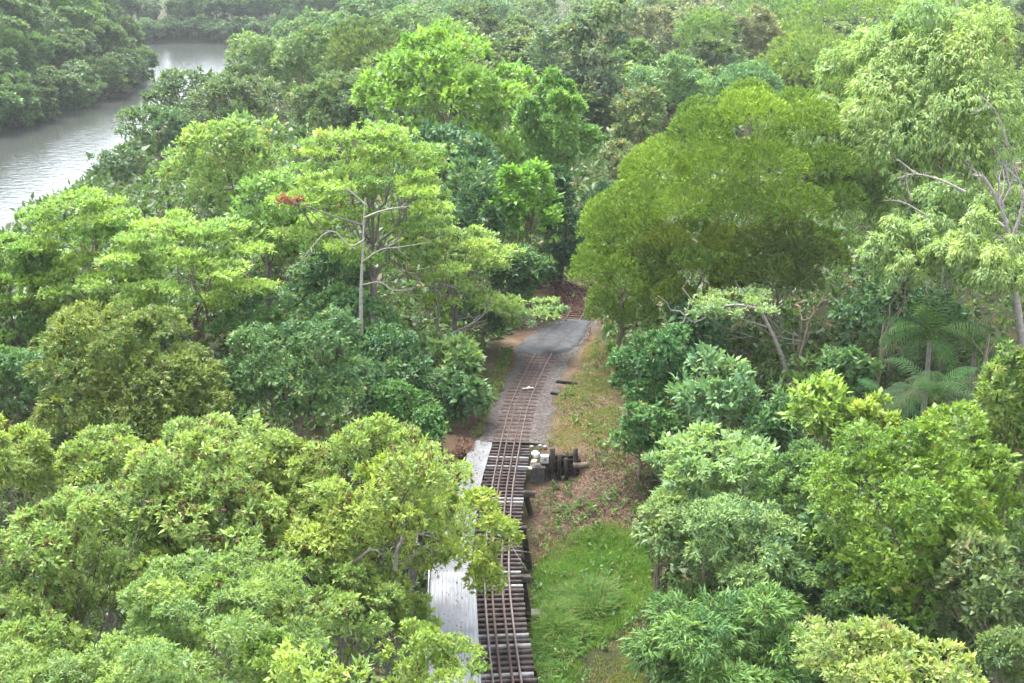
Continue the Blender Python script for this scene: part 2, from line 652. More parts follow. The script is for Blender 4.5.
for yb in ybents:
    i = min(range(NTR), key=lambda j: abs(TRK[j].y - yb))
    p, t, r = trk_frame(i)
    pl = p + inv
    b = MB()
    ext = {46.5: 1.2, 54.4: 1.6, 59.8: 1.4, 64.3: 1.75}[yb]
    b.bbox(pl + r * (ext - 1.5) + Vector((0, 0, -0.72)), r * 1.5, t * 0.16, Vector((0, 0, 0.16)), 0.02)
    b.build('headstock', timber, bridge)
    for off, lean in ((-1.1, -0.22), (-0.35, -0.05), (0.35, 0.05), (1.25, 0.35)):
        top = pl + r * off + Vector((0, 0, -0.94))
        foot = p + r * (off + lean)
        gzv = float(gz(foot.x, foot.y))
        bot = Vector((foot.x, foot.y, gzv - 0.3)) + inv
        b = MB()
        b.tube([top, (top + bot) / 2, bot], [0.15, 0.16, 0.17], 8)
        b.build('post', timber_dark, bridge, True)
    b = MB()
    A = pl + r * -1.2 + t * -0.2 + Vector((0, 0, -1.1))
    B = pl + r * 1.5 + t * -0.2 + Vector((0, 0, -2.5))
    b.bbox((A + B) / 2, (B - A) / 2, t * 0.05, Vector((0, 0, 0.1)), 0.01)
    b.build('brace', timber_dark, bridge)
concrete = plain('old_concrete', (0.09, 0.078, 0.065), (0.16, 0.14, 0.12), 2.0, 0.9, 0.02)
i = min(range(NTR), key=lambda j: abs(TRK[j].y - 54.4))
p, t, r = trk_frame(i)
f = p + r * 2.05
b = MB()
b.bbox(f + inv + Vector((0, 0, float(gz(f.x, f.y)) + 0.15)), r * 0.42, t * 0.36, Vector((0, 0, 0.45)), 0.05)
b.build('footing', concrete, bridge)

# timber abutment wall right of the deck
wall = empty('retaining_wall', (1.7, WALL_Y, 0), 'dark timber retaining wall of upright posts and planks beside the bridge end', 'retaining wall')
for k, (x, h, rr_) in enumerate([(0.12, -.05, .13), (0.62, 0.5, .17), (1.02, 0.12, .13), (1.4, -.1, .14), (1.95, 0.5, .15)]):
    g = float(gz(1.7 + x, WALL_Y - 0.8))
    b = MB()
    b.tube([(x, -0.62, g - 0.3), (x + .02, -0.6, (g + h) / 2), (x, -0.58, h), (x, -0.58, h + .02)], [rr_ + .02, rr_, rr_ - .01, 0.01], 8)
    b.build('post', timber_dark, wall, True)
for k in range(6):
    b = MB()
    b.bbox((1.0 + rs.uniform(-.1, .1), -0.36 - 0.02 * (k % 2), -0.12 - 0.26 * k), (1.1 + rs.uniform(-.1, .1), 0, rs.uniform(-.04, .04)), (0, 0.05, 0), (0, 0, 0.115), 0.015)
    b.build('plank', timber_dark, wall)

# things left at the abutment
white_stone = plain('white_paint_worn', (0.30, 0.30, 0.29), (0.50, 0.49, 0.48), 5.0, 0.8, 0.02)
grey_stone = plain('grey_stone', (0.10, 0.09, 0.082), (0.22, 0.20, 0.185), 4.0, 0.9, 0.03)


def rock(name, loc, size, mat, label, seed, cat='rock', group=None):
    rs_ = np.random.RandomState(seed)
    V, Fq = [], []
    nu, nv = 12, 9
    for j in range(nv):
        for i_ in range(nu):
            th = math.pi * (j + 0.02) / (nv - 1 + 0.04)
            ph = 2 * math.pi * i_ / nu
            d = np.array([math.sin(th) * math.cos(ph), math.sin(th) * math.sin(ph), math.cos(th)])
            d = np.sign(d) * np.abs(d) ** 0.5
            V.append(d * np.array(size) * (1 + rs_.uniform(-.13, .13)))
    for j in range(nv - 1):
        Fq += [(j * nu + i_, (j + 1) * nu + i_, (j + 1) * nu + (i_ + 1) % nu, j * nu + (i_ + 1) % nu) for i_ in range(nu)]
    o_ = link(name, raw_mesh(name, V, Fq, mat))
    o_.location = loc
    o_.rotation_euler = (0, 0, rs_.uniform(0, 3))
    return tag(o_, label, cat, group)


p = atZ(535.8, 452.5, 0.25)
rock('boulder', p - Vector((0, 0, 0.12)), (0.27, 0.2, 0.16), white_stone, 'rounded white painted boulder beside the bridge deck end', 4)
rock('boulder', atZ(529.5, 468.5, -0.35), (0.15, 0.11, 0.08), white_stone, 'small white stone low beside the bridge transoms', 7)
for k, (a, b_) in enumerate([(531.5, 447), (540, 446), (545, 447)]):
    rock('stone', atZ(a, b_, 0.14), (0.13, 0.11, 0.08), grey_stone, ['grey stone in the row behind the white boulder, nearest the rails', 'middle grey stone in the row behind the white boulder', 'grey stone in the row behind the white block, farthest from the rails'][k], 11 + k, group='grey stones by the bridge end')
rock('stone', atZ(534.2, 461.5, -0.1), (0.19, 0.15, 0.10), plain('tan_stone', (0.32, 0.26, 0.2), (0.5, 0.43, 0.34), 4.0, 0.9, 0.03), 'tan stone between the rounded white boulder and the square white block', 19)
blk = empty('concrete_block', atZ(544.6, 462, 0.0), 'square white painted concrete block on the dark timber wall', 'concrete block')
b = MB()
b.bbox((0, 0, 0.2), (0.23, 0, 0), (0, 0.2, 0), (0, 0, 0.22), 0.03)
b.build('block', white_stone, blk)
b = MB()
b.bbox((0.05, -0.205, 0.22), (0.07, 0, 0), (0, 0.012, 0), (0, 0, 0.09), 0.004)
b.build('recess_plate', grey_stone, blk)
pier = empty('concrete_pier', atZ(537.5, 472, -0.95), 'low grey concrete pier below the white block at the bridge end', 'concrete pier')
b = MB()
b.bbox((0, 0, -0.4), (0.4, 0, 0), (0, 0.3, 0), (0, 0, 0.7), 0.06)
b.build('pier_body', plain('dark_concrete', (0.03, 0.027, 0.025), (0.085, 0.078, 0.07), 3, .9, .03), pier)
b = MB()
b.bbox((0, 0, 0.36), (0.44, 0, 0), (0, 0.34, 0), (0, 0, 0.06), 0.03)
b.build('cap', concrete, pier)
lp = atD(581, 465, 67.6)
b = MB()
b.tube([(-0.46, 0.05, 0.0), (-0.45, 0.05, 0.0), (0, 0.0, 0.02), (0.45, -0.03, 0.1), (0.46, -0.03, 0.1)], [0.01, 0.17, 0.18, 0.17, 0.01], 9)
lg = b.build('log', plain('cut_log', (0.05, 0.035, 0.027), (0.13, 0.10, 0.08), 3, 0.9, 0.02), None, False)
lg.location = (lp.x, lp.y, float(gz(lp.x, lp.y)) + 0.42)
tag(lg, 'short cut log lying at the end of the dark timber wall', 'log')

for k, (a, c, e, g, lab) in enumerate([(556.5, 381.8, 577.5, 384.3, 'old dark sleeper lying in grass by the track, closer to the level crossing'), (551, 393.5, 574.5, 396.6, 'old dark sleeper lying in grass by the track, closer to the bridge')]):
    A, B = atZ(a, c, 0.06), atZ(e, g, 0.06)
    mid = (A + B) / 2
    b = MB()
    ax = (B - A) / 2
    b.bbox((0, 0, 0), ax, Vector((-ax.y, ax.x, 0)).normalized() * 0.11, (0, 0, 0.09), 0.02)
    o = b.build('old_sleeper', timber_dark)
    o.location = mid + Vector((0, 0, 0.02))
    tag(o, lab, 'railway sleeper', 'old sleepers lying beside the track')

mk = empty('track_marker', atZ(528, 389.5, 0.1), 'small white cross board lying between the rails before the crossing', 'marker')
for k, (sx, rz) in enumerate([(0.36, 0.12), (0.16, 1.1)]):
    b = MB()
    b.bbox((0, 0, 0.10 + 0.035 * k), (sx * math.cos(rz), sx * math.sin(rz), 0.02), (-0.07 * math.sin(rz), 0.07 * math.cos(rz), 0), (0, 0, 0.016), 0.006)
    b.build('board', white_stone, mk)

# white corrugated walkway beside the deck
corr = NT('corrugated_white')
f = corr.noise(0.9, 6, 0.6)
corr.l(corr.ramp(f, [(0.24, (0.075, 0.062, 0.05)), (0.42, (0.15, 0.155, 0.165)), (0.7, (0.22, 0.23, 0.245))]), corr.p.inputs['Base Color'])
corr.p.inputs['Roughness'].default_value = 0.5
walk = empty('walkway', atZ(452, 640, 0), 'white corrugated metal walkway beside the timber bridge, half under leaves', 'walkway')
wi = walk.location
A0, A1 = atZ(428, 578, 0.15), atZ(475, 574, 0.15)
B0, B1 = atZ(427, 700, 0.15), atZ(482, 700, 0.15)
A0 = atZ(431, 574, 0.15)
V, Fq = [], []
nc, nr = 96, 8
for j in range(nr + 1):
    for i_ in range(nc + 1):
        u, v_ = i_ / nc, j / nr
        q_ = (A0 * (1 - u) + A1 * u) * (1 - v_) + (B0 * (1 - u) + B1 * u) * v_
        rib = abs(((u * 12) % 1) - 0.5) * 2
        q_ = q_ + Vector((0, 0, 0.06 * min(1, max(0, (rib - 0.55) * 4)) + 0.1))
        V.append(tuple(q_ - wi))
for j in range(nr):
    Fq += [(j * (nc + 1) + i_, j * (nc + 1) + i_ + 1, (j + 1) * (nc + 1) + i_ + 1, (j + 1) * (nc + 1) + i_) for i_ in range(nc)]
sh = link('corrugated_sheet', raw_mesh('corrugated_sheet', V, Fq, corr.m), walk)
md = sh.modifiers.new('t', 'SOLIDIFY')
md.thickness = 0.012
pipe = plain('galvanised_pipe', (0.4, 0.41, 0.41), (0.6, 0.61, 0.61), 4, 0.5, 0, 0.5, 0.5)
b = MB()
hA, hB = A0 + Vector((-0.05, 0, 0.95)) - wi, B0 + Vector((-0.05, 0, 0.95)) - wi
b.tube([hA, hA.lerp(hB, .5), hB], [0.03] * 3, 8)
b.build('handrail', pipe, walk, True)
for k in range(5):
    q_ = hA.lerp(hB, k / 4)
    b = MB()
    b.tube([q_, q_ - Vector((0, 0, 1.2))], [0.028] * 2, 8)
    b.build('handrail_post', pipe, walk, True)
for s, (P0, P1) in enumerate(((A0, B0), (A1, B1))):
    b = MB()
    q0, q1 = P0 - wi + Vector((0.15 - 0.3 * s, 0, -0.06)), P1 - wi + Vector((0.15 - 0.3 * s, 0, -0.06))
    b.box((q0 + q1) / 2, (q1 - q0) / 2, (0.06, 0, 0), (0, 0, 0.1))
    b.build('bearer', timber_dark, walk)

# ------------------------------------------------------------------ foliage
STYLE = {
    #        lobes  lobe_r flat  per   out  rnd  dz   Lpx  asp  gap   cover
    'dome':   (24, .31, .98, 8, .9, .45, .3, 2.8, .40, .02, 5.5),
    'tier':   (50, .22, .13, 8, .35, .7, .12, 3.9, .45, .12, 5.0),
    'weep':   (60, .19, 1.0, 8, .35, .6, -.65, 4.8, .28, .22, 5.5),
    'broad':  (56, .17, .8, 7, .6, .9, .2, 4.8, .42, .20, 6.0),
    'mango':  (36, .21, .9, 9, .75, .6, -.35, 8.0, .21, .12, 6.5),
    'bushy':  (44, .20, .85, 8, .6, .9, .1, 3.6, .48, .15, 6.0),
    'feather': (48, .19, .7, 9, .55, .8, -.05, 5.0, .34, .14, 5.5),
}


def unit(a):
    return a / (np.linalg.norm(a, axis=-1, keepdims=True) + 1e-9)


def leaves(P, O, L, asp, m, ao, ar, dz, rs_, tw_tint, tw_acc, nz=0.8, no=0.5, nr=0.45):
    """rosettes of m rhombic leaves at the points P with outward directions O"""
    n = len(P)
    P = np.repeat(P, m, 0)
    O = np.repeat(O, m, 0)
    N = n * m
    d = unit(O * ao + rs_.normal(0, 0.6, (N, 3)) * ar + np.array([0, 0, dz]))
    nn = unit(O * no + rs_.normal(0, nr, (N, 3)) + np.array([0, 0, nz]))
    s = unit(np.cross(d, nn))
    up = np.cross(s, d)
    Ls = (L * rs_.uniform(0.6, 1.3, N) * np.repeat(np.exp(rs_.normal(0, .2, n)), m))[:, None]
    base = P + rs_.normal(0, 0.25, (N, 3)) * L
    a = base
    bq = base + d * Ls * 0.45 + s * Ls * asp * 0.5 + up * Ls * 0.06
    c = base + d * Ls - up * Ls * 0.10
    e = base + d * Ls * 0.45 - s * Ls * asp * 0.5 + up * Ls * 0.06
    V = np.stack([a, bq, c, e], 1).reshape(-1, 3)
    Fq = np.arange(N * 4).reshape(N, 4)
    t = np.clip(np.repeat(tw_tint, m) + rs_.normal(0, 0.13, N), 0, 1)
    return V, Fq, t, np.repeat(tw_acc, m)


def crown_mesh(name, rx, ry, rz, style, L, hw, hh, seed, mat, accent=0.0, cover=1.0, gap=None, lpx=None, lobes=None, core=True, given=None):
    nl, lr, flat, m, ao, ar, dz, Lpx0, asp, gap0, cov = STYLE[style]
    if style == 'dome' and hw < 60:
        lr = .42
    if lobes:
        nl = lobes
    gap = gap0 if gap is None else gap
    rs_ = np.random.RandomState(seed)
    S = np.array([rx, ry, rz])
    k = np.arange(nl) + 0.5
    if style == 'tier':
        z = rs_.uniform(-0.75, 0.85, nl)
        z = np.sort(z)
        a = k * 2.39996 + rs_.uniform(-.4, .4, nl)
        rad = np.sqrt(np.clip(1 - z ** 2, 0.05, 1)) * (1 - lr * 0.6) * np.sqrt(rs_.uniform(0.15, 1, nl))
        C = np.stack([rad * np.cos(a), rad * np.sin(a), z], 1)
    elif style == 'dome':
        z = 1 - 1.8 * k / nl
        a = k * 2.39996
        rad = np.sqrt(np.clip(1 - z ** 2, 0, 1))
        C = np.stack([rad * np.cos(a), rad * np.sin(a), z], 1)
        C = unit(C + rs_.normal(0, 0.12, C.shape)) * (1 - lr * 0.78) * rs_.uniform(0.9, 1.06, (nl, 1))
    else:
        # a crown of several heads, each carrying its own lobes
        nh = rs_.randint(4, 8)
        Hc = unit(rs_.normal(0, 1, (nh, 3))) * rs_.uniform(.25, .55, (nh, 1))
        Hc[:, 2] = Hc[:, 2] * .8 + .05
        Hr = rs_.uniform(.38, .62, nh)
        C, tries = [], 0
        while len(C) < nl and tries < 4000:
            tries += 1
            h_ = rs_.randint(nh)
            u = unit(rs_.normal(0, 1, 3))
            if u[2] < -.3 and rs_.rand() < .5:
                continue
            p = Hc[h_] + u * Hr[h_] * rs_.uniform(.8, 1.1)
            if any(np.linalg.norm(p - Hc[j]) < Hr[j] * .75 for j in range(nh) if j != h_):
                continue
            if C and min(np.linalg.norm(p - q_) for q_ in C) < lr * .55 and tries < 2500:
                continue
            C.append(p)
        C = np.array(C)
        nl = len(C)
        C = C * (1 - lr * .6) / np.quantile(np.linalg.norm(C, axis=1), .92)
    Rl = lr * (rs_.uniform(0.85, 1.2, nl) if style == 'dome' else np.exp(rs_.normal(0, .28, nl)))
    if given is not None:
        C, Rl = np.array(given[0]), np.array(given[1])
        nl = len(C)
    if core and style not in ('tier',):
        C = np.concatenate([C, [[0, 0, -0.05]]])
        Rl = np.append(Rl, (.5 if given is not None else .62) if style == 'dome' else .5)
        nl += 1
    area = math.pi * hw * hh
    lp = lpx or Lpx0
    N = int(cov * cover * area / (0.5 * lp * lp * asp))
    N = min(N, 170000)
    nt_ = max(60, N // m)
    cand = int(nt_ * 2.2)
    w_ = Rl ** 2
    if core and style != 'tier':
        w_[-1] *= .09 if style == 'dome' else .45
    li = rs_.choice(nl, cand, p=w_ / w_.sum())
    d = unit(rs_.normal(0, 1, (cand, 3)))
    flip = rs_.rand(cand) < (.96 if style == 'dome' else .75)
    d[:, 2] = np.where(flip, np.abs(d[:, 2]), d[:, 2])
    sh = np.where(rs_.rand(cand) < 0.72, 1 - np.abs(rs_.normal(0, .07 if style == 'dome' else 0.12, cand)), rs_.rand(cand) ** 0.4)
    # raggedness of each lobe's own outline
    lump = np.zeros(cand)
    for q_ in range(4):
        v_ = rs_.normal(0, 1, 3) * (2.2 * 1.6 ** q_)
        lump += np.sin(d @ v_ + li * 1.7 + q_) * 0.075 * 0.75 ** q_
    sh = sh * (1 + lump * (.6 if style == 'dome' else 1))
    P = C[li] + d * np.array([1, 1, flat]) * (Rl[li] * sh)[:, None]
    dist = np.linalg.norm((P[:, None, :] - C[None]) / np.array([1, 1, flat]), axis=2) / Rl[None]
    dist[np.arange(cand), li] = 9
    buried = dist.min(1) < 0.62
    keep = ~(buried & (rs_.rand(cand) < 0.82))
    Pw = P * S
    nz_ = np.zeros(cand)
    sc = 1.0 / (0.16 * (rx + rz) / 2 + 1.5 * L)
    for q_ in range(5):
        v_ = rs_.normal(0, 1, 3) * sc * (1 + 0.5 * q_)
        nz_ += np.sin(Pw @ v_ + rs_.uniform(0, 6.28))
    keep &= ~(nz_ < np.quantile(nz_, gap))
    sel = np.nonzero(keep)[0][:nt_]
    Pw, d, li = Pw[sel], d[sel], li[sel]
    O = unit(d * np.array([1, 1, 1 / max(flat, .4)]) + 0.5 * unit(C[li] + 1e-6))
    lt = rs_.normal(0, 0.13, nl)
    tint = 0.45 + lt[li] + rs_.normal(0, 0.12, len(sel)) + 0.03 * nz_[sel]
    acc = np.zeros(len(sel))
    if accent > 0:
        acc = (rs_.rand(len(sel)) < accent).astype(float) * rs_.uniform(0.5, 1, len(sel))
    nz2, no2, nr2 = {'dome': (.25, 1.8, .3), 'tier': (1.6, .25, .3), 'feather': (.8, .9, .35)}.get(style, (.8, .7, .4))
    V, Fq, t, a_ = leaves(Pw, O, L, asp, m, ao, ar, dz, rs_, tint, acc, nz2, no2, nr2)
    return raw_mesh(name, V, Fq, mat, False, {'tint': t, 'accent': a_}), C[:nl] * S


def limb_pts(a, b, rs_, sag=0.15, n=5, wob=0.05):
    a, b = Vector(a), Vector(b)
    L = (b - a).length
    pts = []
    for k in range(n + 1):
        t = k / n
        p = a.lerp(b, t) + Vector((rs_.normal(0, wob * L), rs_.normal(0, wob * L), rs_.normal(0, wob * L))) * (0 if k in (0, n) else 1)
        p.z -= sag * L * math.sin(math.pi * t) * 0.6
        pts.append(p)
    return pts


def trunk_mb(base_z, C, rad, rs_, nlimb=10, fork=None):
    """trunk from base_z (local) up to the fork and limbs to the lobe centres C (local)"""
    C = np.asarray(C)
    zmin = C[:, 2].min()
    fk = fork if fork is not None else base_z + (C[:, 2].mean() - base_z) * 0.62
    b = MB()
    top = Vector((rs_.normal(0, rad), rs_.normal(0, rad), fk))
    pts = limb_pts((0, 0, base_z - 0.3), top, rs_, 0, 5, 0.02)
    rr_ = [rad * (1.35 if k == 0 else 1 - 0.3 * k / 5) for k in range(6)]
    b.tube(pts, rr_, 8)
    sel = rs_.permutation(len(C))[:nlimb]
    for j in sel:
        st = pts[-1].lerp(pts[-3], rs_.uniform(0, 1))
        e = Vector(C[j]) * 0.9 + st * 0.1
        q_ = limb_pts(st, e, rs_, 0.12, 5, 0.05)
        r0 = rad * rs_.uniform(0.3, 0.5)
        b.tube(q_, [r0 * (1 - 0.16 * k) for k in range(6)], 6)
        for _ in range(2):
            e2 = e + Vector(rs_.normal(0, 1, 3)) * (e - st).length * 0.10
            b.tube(limb_pts(q_[3], e2, rs_, 0.05, 3, 0.05), [r0 * .45, r0 * .36, r0 * .28, r0 * .15], 5)
    return b


SEED = [100]
LOG = []


def tree(name, label, cat, px, py, hw, hh, zc=None, style='bushy', col=(.08, .14, .03), mat='plain', accent=0.0, group=None, D=None,
         barkm='brown', cover=1.0, gap=None, lpx=None, lobes=None, nlimb=10, trunk_r=None, minz=0.4, hang=0.85, fork=None, base=None, seed=0, domes=None):
    r_, g_, b_ = col
    col = (r_ * (1.22 if g_ > 1.6 * r_ else 1.1), g_ * 1.2, b_ * 1.1 + .012)
    sd_ = (sum((i_ + 1) * ord(ch) for i_, ch in enumerate(label)) + seed) % 99991
    c = atZ(px, py, zc) if D is None else atD(px, py, D)
    s = px_per_m(c)
    rx = hw / s
    phi = math.atan2(H - c.z, c.y)
    hm = hh / s
    rz = math.sqrt(max(hm * hm - (rx * math.sin(phi)) ** 2, (minz * rx) ** 2)) / math.cos(phi)
    hang = hang * (.7 if style == 'tier' and minz > .3 else 1) if minz > .3 else .2
    if rz < hang * rx:
        c = c - Vector((0, 0, (hang * rx - rz)))
        rz = hang * rx
    L = (lpx or STYLE[style][7]) / s
    given = None
    if domes:
        Cd, Rd = [], []
        for k_, (dx, dy, dr) in enumerate(domes):
            u_, v_ = (dx - px) / hw, (dy - py) / hh
            dep = math.sqrt(max(0.04, 1 - u_ * u_ - v_ * v_)) * .72
            for sg in (-1, 1):
                p_ = atD(dx, dy, c.y + sg * dep * rx) if sg < 0 else atD(dx + (px - dx) * .1, dy - 14, c.y + dep * rx)
                Cd.append(((p_.x - c.x) / rx, (p_.y - c.y) / rx, (p_.z - c.z) / rz))
                Rd.append(dr / hw * .76)
        given = (Cd, Rd)
    me, C = crown_mesh('crown', rx, rx, rz, style, L, hw, max(hh, hw * 0.5), sd_, LEAF[mat], accent, cover, gap, lpx, lobes, True, given)
    bx, by = (c.x, c.y) if base is None else base
    g = float(gz(bx, by))
    root = empty(name, (bx, by, g), label, cat, group)
    off = Vector((c.x - bx, c.y - by, c.z - g))
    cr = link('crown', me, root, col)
    cr.location = off
    rs_ = np.random.RandomState(sd_)
    tr = trunk_r or max(0.06, 0.045 * (rx + rz) / 2 + 0.02)
    Cl = C + np.array(off)
    tb = trunk_mb(0, Cl, tr, rs_, nlimb, fork)
    tb.build('trunk', BARK[barkm], root, True)
    LOG.append((name, label[:30], round(c.x, 1), round(c.y, 1), 'zc %.1f top %.1f g %.1f rx %.1f rz %.1f n %d' % (c.z, c.z + rz, g, rx, rz, len(me.polygons))))
    return root


def branch(root, pxpts, D, rad, mat='white', name='branch', dD=0.0):
    """a bare branch through seen points D metres ahead (dD: how much farther its end is)"""
    b = MB()
    n = len(pxpts)
    pts = [atD(a, c, D + dD * i_ / max(1, n - 1)) - root.location for i_, (a, c) in enumerate(pxpts)]
    pts = spline(pts, 0.35) + [pts[-1]]
    k = len(pts)
    b.tube(pts, [rad * (1 - 0.85 * i_ / k) for i_ in range(k)], 7)
    rt = np.random.RandomState(int(pxpts[0][0] * 7 + pxpts[-1][1]))
    L_ = (pts[-1] - pts[0]).length
    if name == 'branch':
        for _ in range(9):
            j = rt.randint(k // 3, k)
            dv = (pts[min(k - 1, j + 1)] - pts[max(0, j - 1)]).normalized() + Vector(rt.normal(0, .55, 3)) + Vector((0, 0, .25))
            e_ = pts[j] + dv.normalized() * L_ * rt.uniform(.12, .3)
            b.tube(limb_pts(pts[j], e_, rt, .08, 4, .06), [rad * .32, rad * .27, rad * .2, rad * .14, rad * .06], 5)
    return b.build(name, BARK[mat], root, True)

#TREES#
# ------------------------------------------------------------------ the trees near the bridge, west side
T = tree
T('leafy_tree', 'big leafy tree with dark red tufts beside the walkway, overhanging the bridge', 'tree', 340, 487, 120, 78, 8.8, 'broad', (.15, .205, .05), 'red', .11, barkm='grey', nlimb=16)
T('leafy_tree', 'leafy tree with dark red tufts in front of the dull olive tree', 'tree', 212, 482, 112, 75, 9.2, 'broad', (.14, .20, .055), 'red', .13, barkm='grey', nlimb=14)
T('leafy_tree', 'yellow-green leafy tree reaching its sprays over the bridge transoms', 'tree', 452, 528, 62, 46, 5.0, 'broad', (.15, .20, .03), 'yellow', .05, barkm='grey', base=tuple(atZ(420, 560, -2)[:2]), gap=.3)
T('leafy_tree', 'leafy tree with many dark tufts at the frame edge below the feathery yellow tree', 'tree', 50, 560, 85, 85, 9, 'broad', (.125, .185, .05), 'red', .15, barkm='grey', nlimb=14)
T('fine_leaved_tree', 'dense fine leaved mid-green tree with billowing clumps among the red tufted trees', 'tree', 195, 620, 125, 72, 9.5, 'feather', (.115, .175, .045), 'plain', 0, nlimb=12, lpx=5, lobes=46)
T('fine_leaved_tree', 'fine leaved green tree at the bottom corner under the tufted tree', 'tree', 40, 670, 85, 55, 10, 'feather', (.10, .165, .045), 'plain', 0, lpx=5)
T('leafy_tree', 'loose yellow-green tree covering the lower part of the walkway', 'tree', 430, 655, 66, 40, 6.0, 'broad', (.13, .19, .035), 'yellow', .03, barkm='grey', gap=.3, cover=.8)
T('leafy_tree', 'bright large leaved treetop with red-brown buds at the bottom edge beside the walkway tree', 'tree', 305, 682, 75, 42, 11, 'broad', (.16, .22, .05), 'red', .08, lpx=8, barkm='grey')
T('feathery_tree', 'yellowish feathery tree at the frame edge beside the dull olive tree', 'tree', 28, 460, 48, 55, 9, 'feather', (.145, .195, .045), 'brown', .01, lobes=16)
T('sapling', 'slim bright sapling between the fine leaved tree and the bottom treetop', 'tree', 262, 655, 34, 30, 9, 'broad', (.14, .22, .05), 'red', .06, lobes=14)
T('leafy_tree', 'mid green leafy tree filling the dip between the fine leaved and tufted trees', 'tree', 320, 590, 75, 50, 7, 'broad', (.125, .185, .05), 'red', .06, barkm='grey')
T('leafy_tree', 'leafy tree sloping down to the walkway edge below the big overhanging tree', 'tree', 372, 590, 50, 42, 5.5, 'broad', (.145, .195, .05), 'red', .06, barkm='grey')
T('leafy_tree', 'tufted leafy tree between the feathery yellow tree and the fine leaved one', 'tree', 120, 535, 75, 55, 8, 'broad', (.13, .19, .05), 'red', .10, barkm='grey')
T('leafy_tree', 'yellowish leafy treetop in front of the dark shrubs above the footpath foliage', 'tree', 410, 478, 58, 38, 6, 'broad', (.15, .205, .03), 'yellow', .06, barkm='grey')
T('fine_leaved_tree', 'pale fine leaved crown at the bottom edge between the two big fine leaved trees', 'tree', 130, 672, 70, 40, 10.5, 'feather', (.12, .18, .045), 'plain', 0, lpx=5)
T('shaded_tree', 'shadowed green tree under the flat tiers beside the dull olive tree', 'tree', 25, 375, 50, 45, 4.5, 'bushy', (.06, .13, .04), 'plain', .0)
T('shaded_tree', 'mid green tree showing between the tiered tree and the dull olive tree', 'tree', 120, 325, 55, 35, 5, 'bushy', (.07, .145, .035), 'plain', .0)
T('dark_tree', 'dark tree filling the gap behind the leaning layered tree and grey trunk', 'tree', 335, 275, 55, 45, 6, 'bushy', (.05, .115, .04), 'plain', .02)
T('leafy_tree', 'low leafy tree filling the gap under the frame edge tufted tree', 'tree', 55, 632, 62, 40, 8.2, 'broad', (.125, .185, .05), 'red', .06, barkm='grey')
T('leafy_tree', 'low leafy tree tucked between the two fine leaved trees and the tufted ones', 'tree', 215, 590, 55, 36, 8.2, 'broad', (.12, .185, .05), 'red', .08, barkm='grey')
T('leafy_tree', 'low yellow-green leafy tree crowding the outer edge of the walkway', 'tree', 396, 608, 44, 42, 4.6, 'broad', (.14, .195, .045), 'yellow', .02, barkm='grey')
T('leafy_tree', 'leafy green treetop in the dip between the two big red tufted trees', 'tree', 278, 490, 62, 52, 8, 'broad', (.14, .195, .05), 'red', .08, barkm='grey')
T('leafy_tree', 'pale leafy treetop between the feathery yellow tree and the dull olive tree', 'tree', 95, 470, 58, 42, 8, 'broad', (.13, .185, .045), 'red', .05, barkm='grey')
# ---- middle distance, west side
ol = T('olive_tree', 'dull olive green tree with several upright heads above the tufted trees', 'tree', 130, 372, 112, 92, 7.3, 'feather', (.085, .118, .018), 'brown', .03, lpx=4.4, cover=1.2, lobes=70, gap=.14, hang=1.1)
T('tiered_tree', 'broad bright green tree of flat leaf tiers at the river edge', 'tree', 95, 275, 88, 92, 7.0, 'tier', (.11, .195, .04), 'plain', 0, lobes=60, cover=1.4, nlimb=22)
T('tiered_tree', 'bright tiered tree at the frame edge lower than the broad tiered one', 'tree', 12, 305, 62, 76, 5.5, 'tier', (.10, .19, .04), 'plain', 0, lobes=44, cover=1.4, nlimb=16)
T('spreading_tree', 'light lime green tree with spreading leaf sprays above the olive tree', 'tree', 190, 262, 92, 56, 9, 'tier', (.13, .22, .05), 'plain', .02, lobes=44, cover=1.4)
T('speckled_tree', 'yellow speckled green tree with big leaves at the river bend', 'tree', 245, 150, 88, 48, 9, 'broad', (.12, .19, .05), 'yellow', .05, lpx=5.5)
T('leafy_tree', 'mid green tree between the speckled tree and the flame-tipped tree', 'tree', 265, 215, 60, 40, 8, 'broad', (.10, .19, .04), 'yellow', .02, lpx=6.5)
fl = T('layered_tree', 'tall open layered tree with bare grey trunk and an orange-red spray', 'tree', 372, 205, 96, 88, 11.5, 'tier', (.135, .21, .045), 'brown', .03, lobes=52, cover=1.0, gap=.22, barkm='grey', nlimb=16, fork=9)
T('layered_tree', 'lighter layered tree leaning over the track from the grey trunked tree', 'tree', 455, 270, 72, 55, 6.5, 'tier', (.13, .21, .05), 'brown', .03, lobes=30, cover=.9, gap=.25, barkm='grey', nlimb=12)
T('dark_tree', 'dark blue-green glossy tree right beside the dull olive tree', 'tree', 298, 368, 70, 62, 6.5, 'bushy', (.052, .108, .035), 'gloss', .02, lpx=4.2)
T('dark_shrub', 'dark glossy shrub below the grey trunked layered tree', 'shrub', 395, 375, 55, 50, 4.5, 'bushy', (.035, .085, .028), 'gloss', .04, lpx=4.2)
T('shrub', 'green shrub next to the gravel just before the footpath', 'shrub', 400, 422, 44, 40, 3, 'bushy', (.05, .12, .03), 'gloss', .02, lpx=4.2)
T('shrub', 'pale sprayed shrub by the track under the leaning branch', 'shrub', 455, 365, 33, 32, 3, 'bushy', (.085, .15, .045), 'plain', .02, lpx=6)
T('shrub', 'small dark shrub at the gravel edge between pale shrub and footpath', 'shrub', 462, 402, 25, 30, 1.6, 'bushy', (.04, .09, .03), 'gloss', .0, lpx=6)
T('shrub', 'green shrub under the bare fork behind the dark glossy shrub', 'shrub', 345, 320, 50, 40, 5, 'bushy', (.055, .125, .04), 'gloss', .02, lpx=4.2)
